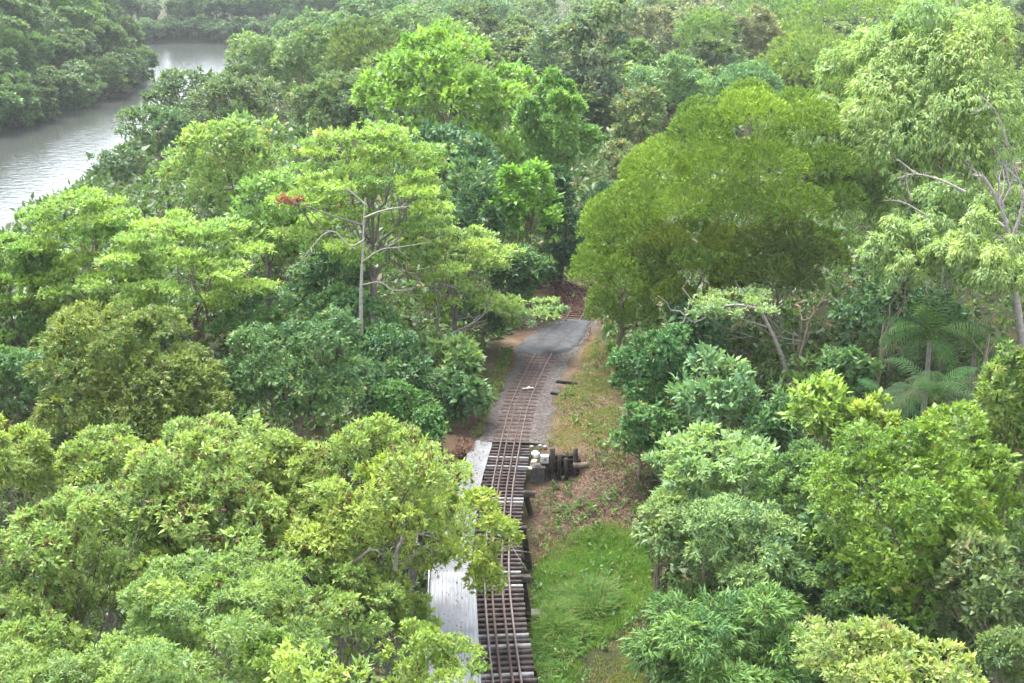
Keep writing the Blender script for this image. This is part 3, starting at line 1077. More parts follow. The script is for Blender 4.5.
T('shrub', 'low leafy shrub between the layered trees and the olive tree', 'shrub', 262, 320, 45, 30, 5, 'bushy', (.06, .13, .04), 'plain', .02, lpx=6)
T('overhanging_sapling', 'thin sapling with pale leaf spray hanging over the level crossing', 'tree', 531, 313, 42, 15, 3.2, 'tier', (.15, .215, .09), 'plain', 0, lobes=14, cover=1.1, base=tuple(atZ(488, 338, 0)[:2]), barkm='grey', minz=.2)
T('shrub', 'dark shrub at the crossing edge beneath the hanging pale spray', 'shrub', 482, 322, 26, 26, 2, 'bushy', (.04, .10, .03), 'gloss', .02, lpx=5.5)
# ---- middle, beyond the crossing
T('bright_tree', 'large bright green domed tree standing above the crossing', 'tree', 465, 98, 92, 82, 12.5, 'bushy', (.105, .205, .03), 'plain', .01, lpx=5.5, lobes=44, gap=.2)
T('bright_tree', 'bright green tree with hanging skirts beside the large domed tree and the dark gap', 'tree', 552, 145, 48, 85, 9.5, 'bushy', (.085, .18, .035), 'plain', 0, lobes=26, cover=1.5)
T('bright_tree', 'compact bright round tree low by the dark gap over the track', 'tree', 525, 212, 37, 50, 7, 'bushy', (.085, .19, .025), 'plain', 0, lpx=6)
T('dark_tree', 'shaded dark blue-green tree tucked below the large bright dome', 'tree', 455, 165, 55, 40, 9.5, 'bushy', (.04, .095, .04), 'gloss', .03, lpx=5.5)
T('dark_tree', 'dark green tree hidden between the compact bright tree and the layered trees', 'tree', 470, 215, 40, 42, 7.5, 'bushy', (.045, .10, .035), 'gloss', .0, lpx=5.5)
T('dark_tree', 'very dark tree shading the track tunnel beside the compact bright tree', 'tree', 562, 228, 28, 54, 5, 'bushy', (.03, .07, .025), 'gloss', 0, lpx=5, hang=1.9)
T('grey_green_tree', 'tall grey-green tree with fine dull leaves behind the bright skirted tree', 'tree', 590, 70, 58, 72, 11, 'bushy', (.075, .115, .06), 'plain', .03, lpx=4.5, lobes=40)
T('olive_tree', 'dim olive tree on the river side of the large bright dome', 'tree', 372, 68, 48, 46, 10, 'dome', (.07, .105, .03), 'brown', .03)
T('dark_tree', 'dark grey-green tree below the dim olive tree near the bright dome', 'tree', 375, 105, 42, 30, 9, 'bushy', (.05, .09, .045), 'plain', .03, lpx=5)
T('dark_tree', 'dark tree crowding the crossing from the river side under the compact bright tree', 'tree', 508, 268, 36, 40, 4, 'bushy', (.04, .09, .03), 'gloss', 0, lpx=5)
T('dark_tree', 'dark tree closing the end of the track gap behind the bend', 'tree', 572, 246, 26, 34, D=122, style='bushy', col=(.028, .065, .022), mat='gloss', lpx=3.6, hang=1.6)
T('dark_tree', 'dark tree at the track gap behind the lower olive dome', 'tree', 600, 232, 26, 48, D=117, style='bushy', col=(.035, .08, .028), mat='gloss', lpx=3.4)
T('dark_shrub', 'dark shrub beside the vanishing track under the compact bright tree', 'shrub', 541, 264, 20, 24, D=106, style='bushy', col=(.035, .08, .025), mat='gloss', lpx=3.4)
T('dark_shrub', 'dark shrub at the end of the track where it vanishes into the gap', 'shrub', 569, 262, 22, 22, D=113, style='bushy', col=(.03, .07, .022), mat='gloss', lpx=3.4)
# ---- river bend trees
for (px, py, hw, hh, zc, st, c, ac, lab) in [
    (188, 96, 40, 30, 7, 'bushy', (.055, .10, .045), .03, 'dark green tree leaning out to the water at the river bend'),
    (266, 60, 40, 34, 9, 'bushy', (.08, .14, .05), .02, 'lighter green tree at the river bend nearest the bright open water'),
    (160, 125, 38, 28, 5, 'bushy', (.05, .10, .04), .02, 'low dark tree overhanging the river just below the leaning tree'),
    (225, 105, 50, 30, 8, 'bushy', (.065, .10, .045), .05, 'dull brownish-green tree between the leaning tree and the speckled tree'),
    (300, 62, 40, 38, 10, 'bushy', (.07, .13, .045), .02, 'green tree between the river bend and the dim olive tree'),
    (325, 105, 45, 36, 9, 'bushy', (.065, .115, .04), .03, 'dull green tree with bare twigs behind the flame-tipped tree'),
    (305, 30, 45, 26, 10, 'bushy', (.065, .125, .05), .0, 'hazy green tree at the far end of the river bend row'),
    (120, 160, 30, 18, 3, 'bushy', (.05, .095, .04), .02, 'small dark tree at the water edge above the tiered tree'),
]:
    T('riverside_tree', lab, 'tree', px, py, hw, hh, zc, st, c, 'brown', ac, 'trees along the river bend', lpx=3.4)

# ------------------------------------------------------------------ east side
T('acacia_tree', 'huge rounded olive-green tree with smooth dense domes over the track', 'tree', 722, 203, 130, 122, 10.8, 'dome', (.115, .17, .022), 'fine', .0, cover=1.25, barkm='brown', trunk_r=.4, hang=.5, domes=[
    (700, 138, 40), (752, 124, 44), (808, 130, 40), (655, 178, 42), (712, 176, 46), (772, 172, 44), (828, 172, 36), (630, 212, 40), (684, 215, 40), (738, 218, 46),
    (796, 215, 44), (842, 205, 30), (664, 262, 36), (722, 270, 38), (778, 272, 40), (826, 262, 32)])
T('acacia_tree', 'smaller olive dome hanging low by the crossing below the huge rounded tree', 'tree', 622, 285, 50, 70, 5.6, 'dome', (.115, .17, .022), 'fine', .0, cover=1.3, hang=.5, domes=[(602, 240, 30), (642, 238, 28), (590, 280, 26), (626, 285, 32), (658, 290, 26), (604, 320, 24), (640, 325, 24)])
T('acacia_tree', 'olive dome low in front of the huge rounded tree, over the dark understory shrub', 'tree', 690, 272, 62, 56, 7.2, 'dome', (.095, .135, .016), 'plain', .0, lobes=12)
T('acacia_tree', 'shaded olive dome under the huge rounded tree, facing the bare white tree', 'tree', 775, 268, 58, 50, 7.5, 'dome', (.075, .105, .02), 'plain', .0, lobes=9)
eu = T('gum_tree', 'tall pale green gum tree with drooping leaves and white bare branches', 'tree', 932, 150, 128, 150, 14.5, 'weep', (.155, .225, .08), 'brown', .02, lobes=95, gap=.25, cover=1.05, barkm='white', trunk_r=.3, nlimb=9, base=tuple(atZ(1010, 390, 0)[:2]))
T('gum_tree', 'pale drooping gum foliage hanging at the frame edge above the palms', 'tree', 992, 262, 52, 52, 11, 'weep', (.15, .215, .075), 'brown', .02, lobes=26, gap=.3, barkm='brown', nlimb=4, trunk_r=.12)
T('gum_tree', 'pale gum foliage hanging around the white bare branches', 'tree', 955, 222, 72, 50, D=82, style='weep', col=(.15, .22, .078), mat='brown', accent=.02, lobes=44, gap=.34, barkm='white', nlimb=5, trunk_r=.12)
T('gum_tree', 'pale drooping gum foliage between the huge rounded tree and the palms', 'tree', 893, 258, 48, 52, 10.5, 'weep', (.15, .215, .075), 'brown', .02, lobes=26, gap=.28, barkm='brown', nlimb=4, trunk_r=.12)
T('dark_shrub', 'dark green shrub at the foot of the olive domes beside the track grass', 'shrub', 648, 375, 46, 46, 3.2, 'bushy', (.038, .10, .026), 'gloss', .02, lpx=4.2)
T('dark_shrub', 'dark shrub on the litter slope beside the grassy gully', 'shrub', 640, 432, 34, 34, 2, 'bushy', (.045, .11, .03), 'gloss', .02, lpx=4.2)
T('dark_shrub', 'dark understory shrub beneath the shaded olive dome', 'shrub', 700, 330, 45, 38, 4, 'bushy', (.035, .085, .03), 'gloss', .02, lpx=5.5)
T('blue_green_shrub', 'pale blue-green large leaved shrub beside the bare white tree', 'shrub', 716, 398, 46, 42, 3.5, 'broad', (.085, .165, .07), 'gloss', .02, lpx=8)
T('vine_mound', 'rounded mound of vine beside the palms under the gum tree', 'bush', 850, 366, 42, 32, 4, 'bushy', (.055, .12, .035), 'plain', .02, lpx=5, lobes=20, gap=.04)
T('leafy_tree', 'fresh light green leafy tree in front of the vine mound', 'tree', 822, 418, 36, 36, 5, 'broad', (.125, .21, .04), 'plain', .02, lpx=8)
T('leafy_tree', 'small yellow-green treetop beside the fresh light green tree', 'tree', 868, 420, 25, 32, 5.5, 'broad', (.165, .22, .03), 'plain', .0, lpx=8, lobes=16)
T('pale_fern_tree', 'pale grey-green feathery tree in front of the low palm', 'tree', 965, 440, 50, 28, 6, 'feather', (.115, .165, .085), 'plain', .0, lpx=6)
T('flat_topped_tree', 'pale green flat topped tree at the gully edge above the mango-like tree', 'tree', 712, 462, 80, 36, 4.2, 'tier', (.125, .195, .075), 'plain', .0, lobes=30, cover=1.5, lpx=6.5)
T('feathery_tree', 'fine leaved dull green tree between the flat topped tree and the long leaved tree', 'tree', 755, 538, 72, 54, 4.5, 'feather', (.095, .165, .06), 'gloss', .0, cover=1.2)
T('feathery_tree', 'pale fine leaved tree leaning over the grass below the flat topped tree', 'tree', 660, 535, 42, 46, 1.8, 'feather', (.115, .185, .07), 'plain', .0)
T('long_leaved_tree', 'tree with long drooping glossy strap leaves beside the gully path', 'tree', 715, 625, 90, 62, 4, 'mango', (.058, .125, .03), 'gloss', .004, lobes=30)
T('yellow_tree', 'pale yellow-green domed tree with brown tips at the bottom edge', 'tree', 893, 662, 98, 62, 8, 'broad', (.165, .21, .06), 'brown', .06, lobes=60, lpx=6)
T('leafy_tree', 'tall lively green tree in front of the palms, above the pale yellow dome', 'tree', 915, 505, 108, 98, 6.0, 'bushy', (.088, .162, .016), 'plain', .02, lpx=5, lobes=90, gap=.2, nlimb=16, hang=1.15, cover=1.1)
T('leafy_tree', 'olive-green tree rising along the frame edge beside the tall lively green tree', 'tree', 1005, 440, 42, 125, 8, 'bushy', (.10, .15, .03), 'brown', .04, lpx=5, lobes=44, gap=.25)
T('leafy_tree', 'dim green tree at the frame edge behind the pale yellow dome', 'tree', 985, 590, 50, 55, 5, 'bushy', (.065, .105, .03), 'brown', .04, lpx=7)
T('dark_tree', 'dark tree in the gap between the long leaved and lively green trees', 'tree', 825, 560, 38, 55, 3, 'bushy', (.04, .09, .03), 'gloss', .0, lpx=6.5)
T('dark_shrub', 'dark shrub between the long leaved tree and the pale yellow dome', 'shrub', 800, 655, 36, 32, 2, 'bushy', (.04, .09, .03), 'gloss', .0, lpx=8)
T('leafy_tree', 'mid green leafy tree between the flat topped tree and the tall lively green tree', 'tree', 800, 488, 42, 48, 4.2, 'bushy', (.07, .14, .035), 'plain', .0)
T('shrub', 'mid green shrub at the foot of the tall lively green tree', 'shrub', 850, 600, 44, 40, 2.8, 'bushy', (.065, .13, .035), 'plain', .0)
T('shrub', 'dull green shrub filling the corner beyond the pale yellow dome', 'shrub', 1010, 660, 40, 40, 4, 'bushy', (.07, .12, .035), 'brown', .03)
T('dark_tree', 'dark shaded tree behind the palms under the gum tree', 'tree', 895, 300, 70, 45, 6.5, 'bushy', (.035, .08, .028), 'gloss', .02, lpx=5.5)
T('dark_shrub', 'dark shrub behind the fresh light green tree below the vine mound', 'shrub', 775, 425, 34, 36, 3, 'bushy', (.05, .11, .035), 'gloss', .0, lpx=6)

# ------------------------------------------------------------------ forest beyond, east of the track
for (px, py, hw, hh, zc, st, c, ac, mt, lab) in [
    (845, 28, 75, 38, 13, 'dome', (.095, .165, .025), 0, 'plain', 'bright rounded tree behind the top of the gum tree'),
    (805, 68, 55, 30, 11.5, 'dome', (.09, .15, .028), 0, 'plain', 'olive-bright dome just behind the huge rounded tree'),
    (860, 62, 32, 30, 12, 'broad', (.05, .115, .055), 0, 'gloss', 'dark blue-green large leaved tree wedged beside the gum tree'),
    (745, 88, 42, 28, 11, 'broad', (.07, .15, .06), 0, 'gloss', 'blue-green large leaved tree above the huge rounded tree'),
    (672, 80, 45, 32, 11, 'broad', (.085, .165, .065), .02, 'gloss', 'pale blue-green tree between the grey-green tree and the huge rounded tree'),
    (640, 120, 28, 34, 9, 'bushy', (.09, .13, .05), .12, 'brown', 'brown flecked tree at the edge of the dark gap behind the olive dome'),
    (705, 35, 30, 24, 12, 'dome', (.085, .155, .04), 0, 'plain', 'round green tree in the forest behind the blue-green trees'),
    (757, 33, 24, 22, 12.5, 'bushy', (.115, .125, .055), .06, 'brown', 'dull brownish-green thin crowned tree between two round green ones'),
    (645, 30, 42, 30, 12, 'bushy', (.11, .13, .075), .2, 'brown', 'greyish tree with pale bare twigs behind the grey-green tree'),
    (700, 8, 45, 20, 14, 'bushy', (.12, .15, .08), .12, 'brown', 'pale greyish treetop at the upper edge behind the round green tree'),
    (775, 8, 40, 18, 14.5, 'dome', (.085, .16, .04), 0, 'plain', 'green treetop at the upper edge beside the bright rounded tree'),
    (530, 12, 60, 25, 12, 'bushy', (.07, .115, .06), .02, 'plain', 'dull green tree at the upper edge behind the grey-green tree'),
    (610, 5, 45, 20, 13.5, 'bushy', (.085, .13, .06), .06, 'brown', 'dull treetop at the upper edge above the greyish twiggy tree'),
    (425, 25, 55, 28, 12, 'bushy', (.075, .14, .05), .0, 'plain', 'mid green tree just behind the large bright dome'),
    (470, 8, 45, 18, 12.5, 'bushy', (.065, .13, .05), .0, 'plain', 'hazy green tree at the upper edge above the large bright dome'),
    (375, 12, 45, 24, 11, 'bushy', (.06, .125, .05), .0, 'plain', 'hazy green tree at the upper edge above the dim olive tree'),
    (335, 40, 35, 22, 10.5, 'bushy', (.055, .115, .045), .0, 'plain', 'dark green tree behind the dim olive tree towards the river'),
    (955, 12, 60, 35, 15, 'bushy', (.12, .19, .04), .0, 'plain', 'bright green treetop behind the gum tree at the upper edge'),
    (900, 10, 30, 20, 14, 'bushy', (.05, .10, .05), .0, 'gloss', 'dark treetop between the bright rounded tree and the gum tree'),
    (625, 165, 24, 26, 7, 'bushy', (.10, .13, .06), .25, 'brown', 'pale brownish shrubby tree by the dark gap beyond the olive dome'),
]:
    T('forest_tree', lab, 'tree', px, py, hw, hh, zc, st, c, mt, ac, 'forest trees beyond the railway', lpx=3.4)

# ------------------------------------------------------------------ bare branches seen in the crowns
branch(fl, [(361, 335), (361, 290), (363, 250), (364, 215), (365, 198)], 76.5, .15, 'white', 'bare_trunk', 1.0)
me_, _c = crown_mesh('red_spray', .95, .8, .3, 'broad', .28, 9, 5, 555, LEAF['orange'], .42, .8, lobes=8, core=False)
o_ = link('red_spray', me_, fl, (.16, .14, .05))
o_.location = atD(290, 203, 79) - fl.location
branch(fl, [(364, 225), (330, 215), (306, 206), (290, 204)], 79.3, .08, 'grey', dD=-.3)
branch(fl, [(364, 218), (378, 212), (395, 208), (410, 206)], 77, .07, 'white')
branch(fl, [(362, 285), (380, 282), (392, 290), (410, 289)], 76.7, .05, 'white')
branch(fl, [(362, 262), (380, 250), (400, 247), (425, 243)], 76.8, .055, 'white')
branch(fl, [(364, 240), (350, 246), (335, 232), (322, 236), (300, 262)], 76.8, .065, 'white')
branch(fl, [(366, 205), (355, 195), (346, 188)], 77.3, .06, 'white')
lt = T('leaning_tree', 'slender bare forked tree leaning to the track below the layered trees', 'tree', 420, 345, 22, 15, 3.2, 'tier', (.10, .17, .05), 'plain', 0, lobes=8, cover=.6, barkm='grey', trunk_r=.08, nlimb=4)
branch(lt, [(400, 350), (425, 350), (450, 335), (478, 320), (490, 305)], 81, .13, 'grey')
branch(lt, [(437, 350), (438, 310), (440, 285), (455, 288), (480, 286)], 83.5, .11, 'grey')
branch(lt, [(410, 342), (418, 365), (430, 385)], 78, .1, 'grey')
for pts, r_ in [
    ([(1022, 340), (1016, 290), (1010, 240), (1000, 205), (984, 178)], .34), ([(1010, 245), (1020, 215), (1024, 190)], .2),
    ([(1000, 205), (985, 178), (975, 176)], .16), ([(965, 192), (940, 180), (915, 174), (898, 178)], .13), ([(915, 174), (905, 165), (898, 160)], .08),
    ([(912, 200), (908, 190), (906, 175)], .09), ([(925, 215), (905, 203), (890, 200)], .09), ([(1008, 145), (1000, 120), (990, 105), (978, 112)], .09), ([(990, 105), (980, 95)], .08),
    ([(1000, 260), (985, 252), (965, 250), (945, 262), (930, 280), (920, 305)], .11), ([(963, 250), (940, 248), (925, 250)], .07)]:
    branch(eu, pts, 77.5, r_ * .75, 'white')
bw = T('bare_tree', 'leaning tree with bare white trunk and sparse pale leaves beside the olive domes', 'tree', 735, 305, 55, 16, 7, 'tier', (.13, .19, .085), 'plain', 0, lobes=16, cover=.55, barkm='white', trunk_r=.1, nlimb=6, base=tuple(atZ(791, 392, 0)[:2]), minz=.2)
branch(bw, [(792, 392), (780, 352), (768, 325), (758, 310), (738, 305), (720, 308), (705, 318), (693, 322), (685, 316)], 75.5, .17, 'white')
branch(bw, [(793, 385), (802, 350), (810, 320), (822, 300)], 76.2, .15, 'brown')
branch(bw, [(795, 385), (799, 350), (802, 320)], 77, .2, 'brown')
nb = [o_ for o_ in bpy.data.objects if o_.get('label', '').startswith('big leafy tree with dark red')][0]
branch(nb, [(395, 570), (397, 550), (402, 540)], 40.5, .09, 'grey')
branch(nb, [(355, 562), (372, 548), (378, 552)], 40.5, .07, 'grey')


# ------------------------------------------------------------------ palms
palm_leaf = leaf_material('leaf_palm', rough=.75, spec=.08, transl=.25)


def palm(label, px, py, D, n, Lf, droop, col, h_stem, seed, lw=.065):
    c = atD(px, py, D)
    g = float(gz(c.x, c.y))
    root = empty('palm', (c.x, c.y, g), label, 'palm')
    rs_ = np.random.RandomState(seed)
    b = MB()
    zt = c.z - g
    b.tube([(0, 0, -.3), (.05, 0, zt * .5), (0, 0, zt)], [.2, .15, .12], 8)
    b.build('trunk', BARK['grey'], root, True)
    for k in range(n):
        a = k * 2.39996 + rs_.uniform(-.3, .3)
        el = rs_.uniform(0.15, 1.25)
        L = Lf * rs_.uniform(.75, 1.1)
        mid = []
        p = Vector((0, 0, zt))
        d = Vector((math.cos(a) * math.cos(el), math.sin(a) * math.cos(el), math.sin(el)))
        ns = 24
        for i_ in range(ns):
            mid.append((p.copy(), d.copy()))
            p = p + d * (L / ns)
            d = (d + Vector((0, 0, -droop / ns * (0.6 + 1.6 * i_ / ns)))).normalized()
        V, Fq, tt = [], [], []
        for i_, (p, d) in enumerate(mid):
            side = d.cross(Vector((0, 0, 1)))
            side = side.normalized() if side.length > .05 else Vector((math.sin(a), -math.cos(a), 0))
            up = side.cross(d)
            w0 = .02 * (1 - .7 * i_ / ns)
            if i_ < ns - 1:
                p2 = mid[i_ + 1][0]
                o_ = len(V)
                V += [p - side * w0, p + side * w0, p2 + side * w0, p2 - side * w0]
                Fq.append((o_, o_ + 1, o_ + 2, o_ + 3))
                tt.append(.8)
            if i_ < 4:
                continue
            t = i_ / ns
            ll = Lf * .24 * math.sin(math.pi * min(1, .12 + t * .85)) * rs_.uniform(.85, 1.1)
            for sgn in (-1, 1):
                ld = (side * sgn * .8 + d * .55 + Vector((0, 0, -.25)) + up * .12).normalized()
                e1 = p + ld * ll * .5 + up * .04
                e2 = p + ld * ll - Vector((0, 0, ll * .22))
                wv = d * lw * .5
                o_ = len(V)
                V += [p - wv * .6, p + wv * .6, e1 + wv, e1 - wv, e2 + wv * .12, e2 - wv * .12]
                Fq += [(o_, o_ + 1, o_ + 2, o_ + 3), (o_ + 3, o_ + 2, o_ + 4, o_ + 5)]
                v_ = rs_.uniform(.25, .75)
                tt += [v_, v_]
        me = raw_mesh('frond', [tuple(v) for v in V], Fq, palm_leaf, False, {'tint': tt})
        link('frond', me, root, tuple(x * .38 * rs_.uniform(.75, 1.25) for x in col))
    return root


palm('dark green feather palm with arching fronds under the gum tree', 930, 340, 69, 22, 4.4, 1.6, (.05, .115, .035), 0, 1)
palm('feather palm beside the gum trunk with a few brown hanging fronds', 975, 348, 72, 16, 3.6, 1.7, (.055, .11, .035), 0, 2)
palm('low blue-green palm with long spreading fronds behind the pale feathery tree', 935, 402, 62, 22, 4.0, 1.5, (.07, .14, .065), 0, 3)
palm('small blue-green palm beside the vine mound, in front of the dark palm', 885, 408, 64, 14, 2.6, 1.5, (.06, .13, .055), 0, 4)

# ------------------------------------------------------------------ forest on the other banks of the river
lib = []
for k in range(6):
    st = ['bushy', 'broad', 'bushy', 'dome', 'bushy', 'weep'][k]
    me, C = crown_mesh('crown', 5, 5, 5.6, st, .6 if k < 2 else .55, 60, 60, 900 + k, LEAF['plain'], .0, .9, lpx=4.7 if st != 'weep' else 6.5)
    tb = trunk_mb(-9, C, .28, np.random.RandomState(k), 8)
    lib.append((me, raw_mesh('trunk', np.concatenate(tb.v), np.concatenate(tb.f), BARK['grey'], True)))
rs = np.random.RandomState(77)


def bank_tree(x, y, zc, rx, rz, col, label, group):
    g = float(gz(x, y))
    root = empty('forest_tree', (x, y, g), label, 'tree', group)
    me, tm = lib[rs.randint(len(lib))]
    for nm, m_ in (('crown', me), ('trunk', tm)):
        o_ = link(nm, m_, root, col)
        o_.location = (0, 0, zc - g)
        o_.scale = (rx / 5, rx / 5, rz / 5.6)
        o_.rotation_euler = (0, 0, rs.uniform(0, 6.28))
    return root


# the opposite bank: three rows climbing away from the water
ob = [(-60, 142), (-28, 137), (0, 131), (24, 124), (48, 116), (70, 109), (92, 101), (112, 95), (128, 88), (140, 80)]
for row in range(4):
    for k, (a, c) in enumerate(ob):
        if row == 3 and k > 8:
            continue
        p = atZ(a + rs.uniform(-4, 4) - row * 6, c, WZ)
        x, y = p.x - row * 5.0, p.y + 4 + row * 10 + rs.uniform(-2, 2)
        zc = [-3.6, 3.6, 9.0, 13.0][row] + rs.uniform(-1, 1.2) - (1.5 if k > 7 else 0)
        v = rs.uniform(.8, 1.25)
        lab = ['tree dipping its branches in the water along the opposite river bank', 'tree in the second tier of the opposite river bank', 'tree in the upper tier of the opposite river bank', 'treetop on the crest of the opposite river bank'][row]
        bank_tree(x, y, zc, rs.uniform(5.0, 7.2), rs.uniform(5.2, 7.0), (.055 * v, .105 * v * rs.uniform(.9, 1.1), .04 * v), lab, 'trees on the opposite river bank, tier %d' % (row + 1))
# the far bank closing the view
for row in range(4):
    for k in range(15):
        a = 95 + 20 * k + rs.uniform(-6, 6)
        p = atZ(a, 43.2, WZ)
        y = p.y + 1.5 + row * 12 + rs.uniform(-3, 3)
        x = p.x * y / p.y
        zc = [-4.4, 4, 10, 15][row] + rs.uniform(-1, 1.5)
        v = rs.uniform(.75, 1.25)
        bank_tree(x, y, zc, rs.uniform(5.5, 8), rs.uniform(5.5, 8), (.05 * v, .10 * v, .045 * v), 'hazy blue-green tree in the dense row on the far bank, tier %s' % ['one at the water', 'two', 'three', 'four at the crest'][row], 'hazy trees on the far river bank, tier %d' % (row + 1))
# forest filling the distance behind the railway
for row in range(8):
    y = 190 + row * 42
    for k in range(17):
        x = -48 + row * -8 + k * (13 + row * 2.0) + rs.uniform(-4, 4)
        y_ = y + rs.uniform(-10, 10)
        if float(pdist(RIVER, np.array([x]), np.array([y_]))[0]) < 9 or bool(inside(RIVER, [x], [y_])[0]):
            continue
        ppx = 512 + F * x / (y_ * CT + 21 * ST)
        if abs(x) > y_ * .5 or ppx < 300 + row * 10:
            continue
        v = rs.uniform(.75, 1.3)
        bank_tree(x, y_, rs.uniform(5.5, 8.5), rs.uniform(6, 9), rs.uniform(5, 7), (.075 * v, .13 * v * rs.uniform(.9, 1.1), .045 * v), 'forest tree seen in part behind the nearer crowns beyond the railway', 'distant forest trees behind the railway')

# ------------------------------------------------------------------ undergrowth, grass and litter
CORR = [tuple(atZ(a, b_, 0)[:2]) for a, b_ in [(425, 700), (425, 560), (450, 440), (478, 395), (488, 352), (512, 335), (545, 300), (556, 284), (588, 284), (594, 305), (600, 345), (612, 390), (640, 440), (650, 500), (640, 600), (645, 700)]]
rs = np.random.RandomState(21)
n = 52000
pxs, pys = rs.uniform(-60, 1084, n), rs.uniform(5, 900, n)
gp = [atZ(a, c, -.5) for a, c in zip(pxs, pys)]
ux, uy = np.array([p.x for p in gp]), np.array([p.y for p in gp])
ux, uy = ux + rs.normal(0, .02, n) * uy, uy * (1 + rs.normal(0, .02, n))
ok = ~inside(CORR, ux, uy) & ~inside(RIVER, ux, uy)
ux, uy = ux[ok], uy[ok]
ok = pdist(RIVER, ux, uy) > 1.0
ok &= pdist(CORR, ux, uy) > 0.4
ux, uy = ux[ok], uy[ok]
dc = pdist(CORR, ux, uy)
hgt = np.clip(0.3 + 0.45 * dc, 0.3, 5.0) * (0.55 + 0.45 * snoise(ux, uy, 4, 9)) * rs.rand(len(ux)) ** .4
P = np.stack([ux, uy, gz(ux, uy) + np.maximum(hgt, 0.15)], 1)
O = unit(rs.normal(0, .5, P.shape) + [0, 0, .9])
L = np.clip(0.0062 * uy, .26, 2.0) * rs.uniform(.7, 1.2, len(ux))
V, Fq, t, a_ = leaves(P, O, 1.0, .45, 7, .5, .9, 0.05, rs, .45 + .12 * snoise(ux, uy, 3, 2), (rs.rand(len(P)) < .04).astype(float))
# leaf size by distance: scale each rosette about its own centre
Pc = np.repeat(P, 28, 0)
V = Pc + (V - Pc) * np.repeat(L, 28)[:, None]
o = link('undergrowth', raw_mesh('undergrowth', V, Fq, LEAF['brown'], False, {'tint': t, 'accent': a_}), None, (.045, .09, .026))
tag(o, 'dark leafy undergrowth filling the floor between the trees', 'undergrowth', kind='stuff')

grassm = leaf_material('grass_blade', rough=.65, spec=.12, transl=.35, accent=(.26, .2, .09))


def grass(name, label, poly, z, n, h, wd, col, dry, seed, clump=None, lean=.35, dens=None):
    pts = [tuple(atZ(a, b_, z)[:2]) for a, b_ in poly]
    A = np.array(pts)
    rs_ = np.random.RandomState(seed)
    X = rs_.uniform(A[:, 0].min(), A[:, 0].max(), n * 4)
    Y = rs_.uniform(A[:, 1].min(), A[:, 1].max(), n * 4)
    ok = inside(pts, X, Y)
    e = pdist(pts, X, Y)
    ok &= rs_.rand(len(X)) < np.clip(e / .8, .05, 1)
    if dens:
        ok &= snoise(X, Y, dens[0], dens[1]) + rs_.normal(0, .55, len(X)) > dens[2]
    X, Y = X[ok][:n], Y[ok][:n]
    N = len(X)
    hh_ = h * (0.65 + .35 * snoise(X, Y, 1.6, seed)) * rs_.uniform(.5, 1.3, N)
    hh_ = np.maximum(hh_, h * .25)
    a = rs_.uniform(0, 6.28, N)
    lean_ = lean * rs_.uniform(.2, 1.6, N)
    B = np.stack([X, Y, gz(X, Y) - .02], 1)
    dv = np.stack([np.cos(a), np.sin(a), 0 * a], 1)
    sv = np.stack([-np.sin(a), np.cos(a), 0 * a], 1)
    M = B + dv * (hh_ * lean_ * .35)[:, None] + np.array([0, 0, 1]) * (hh_ * .62)[:, None]
    Tp = B + dv * (hh_ * lean_ * 1.15)[:, None] + np.array([0, 0, 1]) * (hh_ * (.98 - .28 * lean_))[:, None]
    wv = sv * (wd * rs_.uniform(.7, 1.3, N))[:, None]
    V = np.stack([B - wv * .5, B + wv * .5, M + wv * .5, M - wv * .5, Tp + wv * .06, Tp - wv * .06], 1).reshape(-1, 3)
    k = np.arange(N)[:, None] * 6
    Fq = np.concatenate([k + [0, 1, 2, 3], k + [3, 2, 4, 5]], 1).reshape(-1, 4)
    t = np.clip(.45 + .16 * snoise(X, Y, 2.5, seed + 1) + rs_.normal(0, .15, N), 0, 1)
    ac = (rs_.rand(N) < dry * (1 + snoise(X, Y, 2.2, seed + 5))).astype(float) * rs_.uniform(.4, 1, N)
    o_ = link(name, raw_mesh(name, V, Fq, grassm, False, {'tint': np.repeat(t, 2), 'accent': np.repeat(ac, 2)}), None, col)
    return tag(o_, label, 'grass', kind='stuff')


grass('grass', 'bright green grass covering the gully beside the bridge', [(528, 690), (531, 610), (533, 566), (548, 548), (575, 538), (610, 534), (650, 542), (665, 570), (640, 605), (620, 628), (590, 645), (570, 700)], -2.6, 48000, .48, .024, (.085, .185, .034), .12, 31, dens=(1.5, 2, -.8))
grass('tall_grass', 'tall dark grass clump in the gully near the bridge', [(535, 690), (535, 600), (545, 585), (570, 580), (600, 575), (622, 585), (615, 610), (595, 635), (570, 665), (560, 700)], -2.8, 16000, 1.0, .042, (.055, .12, .026), .06, 32, lean=.6, dens=(1.1, 6, -.25))
grass('grass', 'thin dry grass over the bare gully path', [(575, 690), (590, 645), (620, 625), (640, 610), (650, 690)], -2.6, 5000, .22, .03, (.09, .14, .035), .35, 33, dens=(1.2, 4, -.1))
grass('grass', 'patchy yellow-green grass along the gravel towards the dark shrubs', [(548, 445), (556, 405), (568, 378), (585, 345), (596, 335), (615, 360), (618, 395), (640, 440), (620, 462), (590, 462), (556, 452)], 0.0, 26000, .2, .03, (.10, .145, .04), .62, 34, dens=(1.6, 8, 0.0))
grass('grass', 'dry patchy grass between the gravel and the layered trees', [(470, 440), (478, 415), (490, 380), (500, 352), (516, 350), (520, 362), (505, 385), (492, 410), (484, 437)], 0.0, 10000, .24, .03, (.11, .15, .035), .5, 35, dens=(1.6, 9, -.3))
grass('grass', 'thin grass on the litter slope below the timber wall', [(530, 580), (532, 548), (545, 530), (600, 522), (640, 518), (655, 535), (620, 540), (560, 550)], -2.0, 7000, .35, .03, (.10, .18, .03), .2, 36, dens=(1.3, 12, -.05))


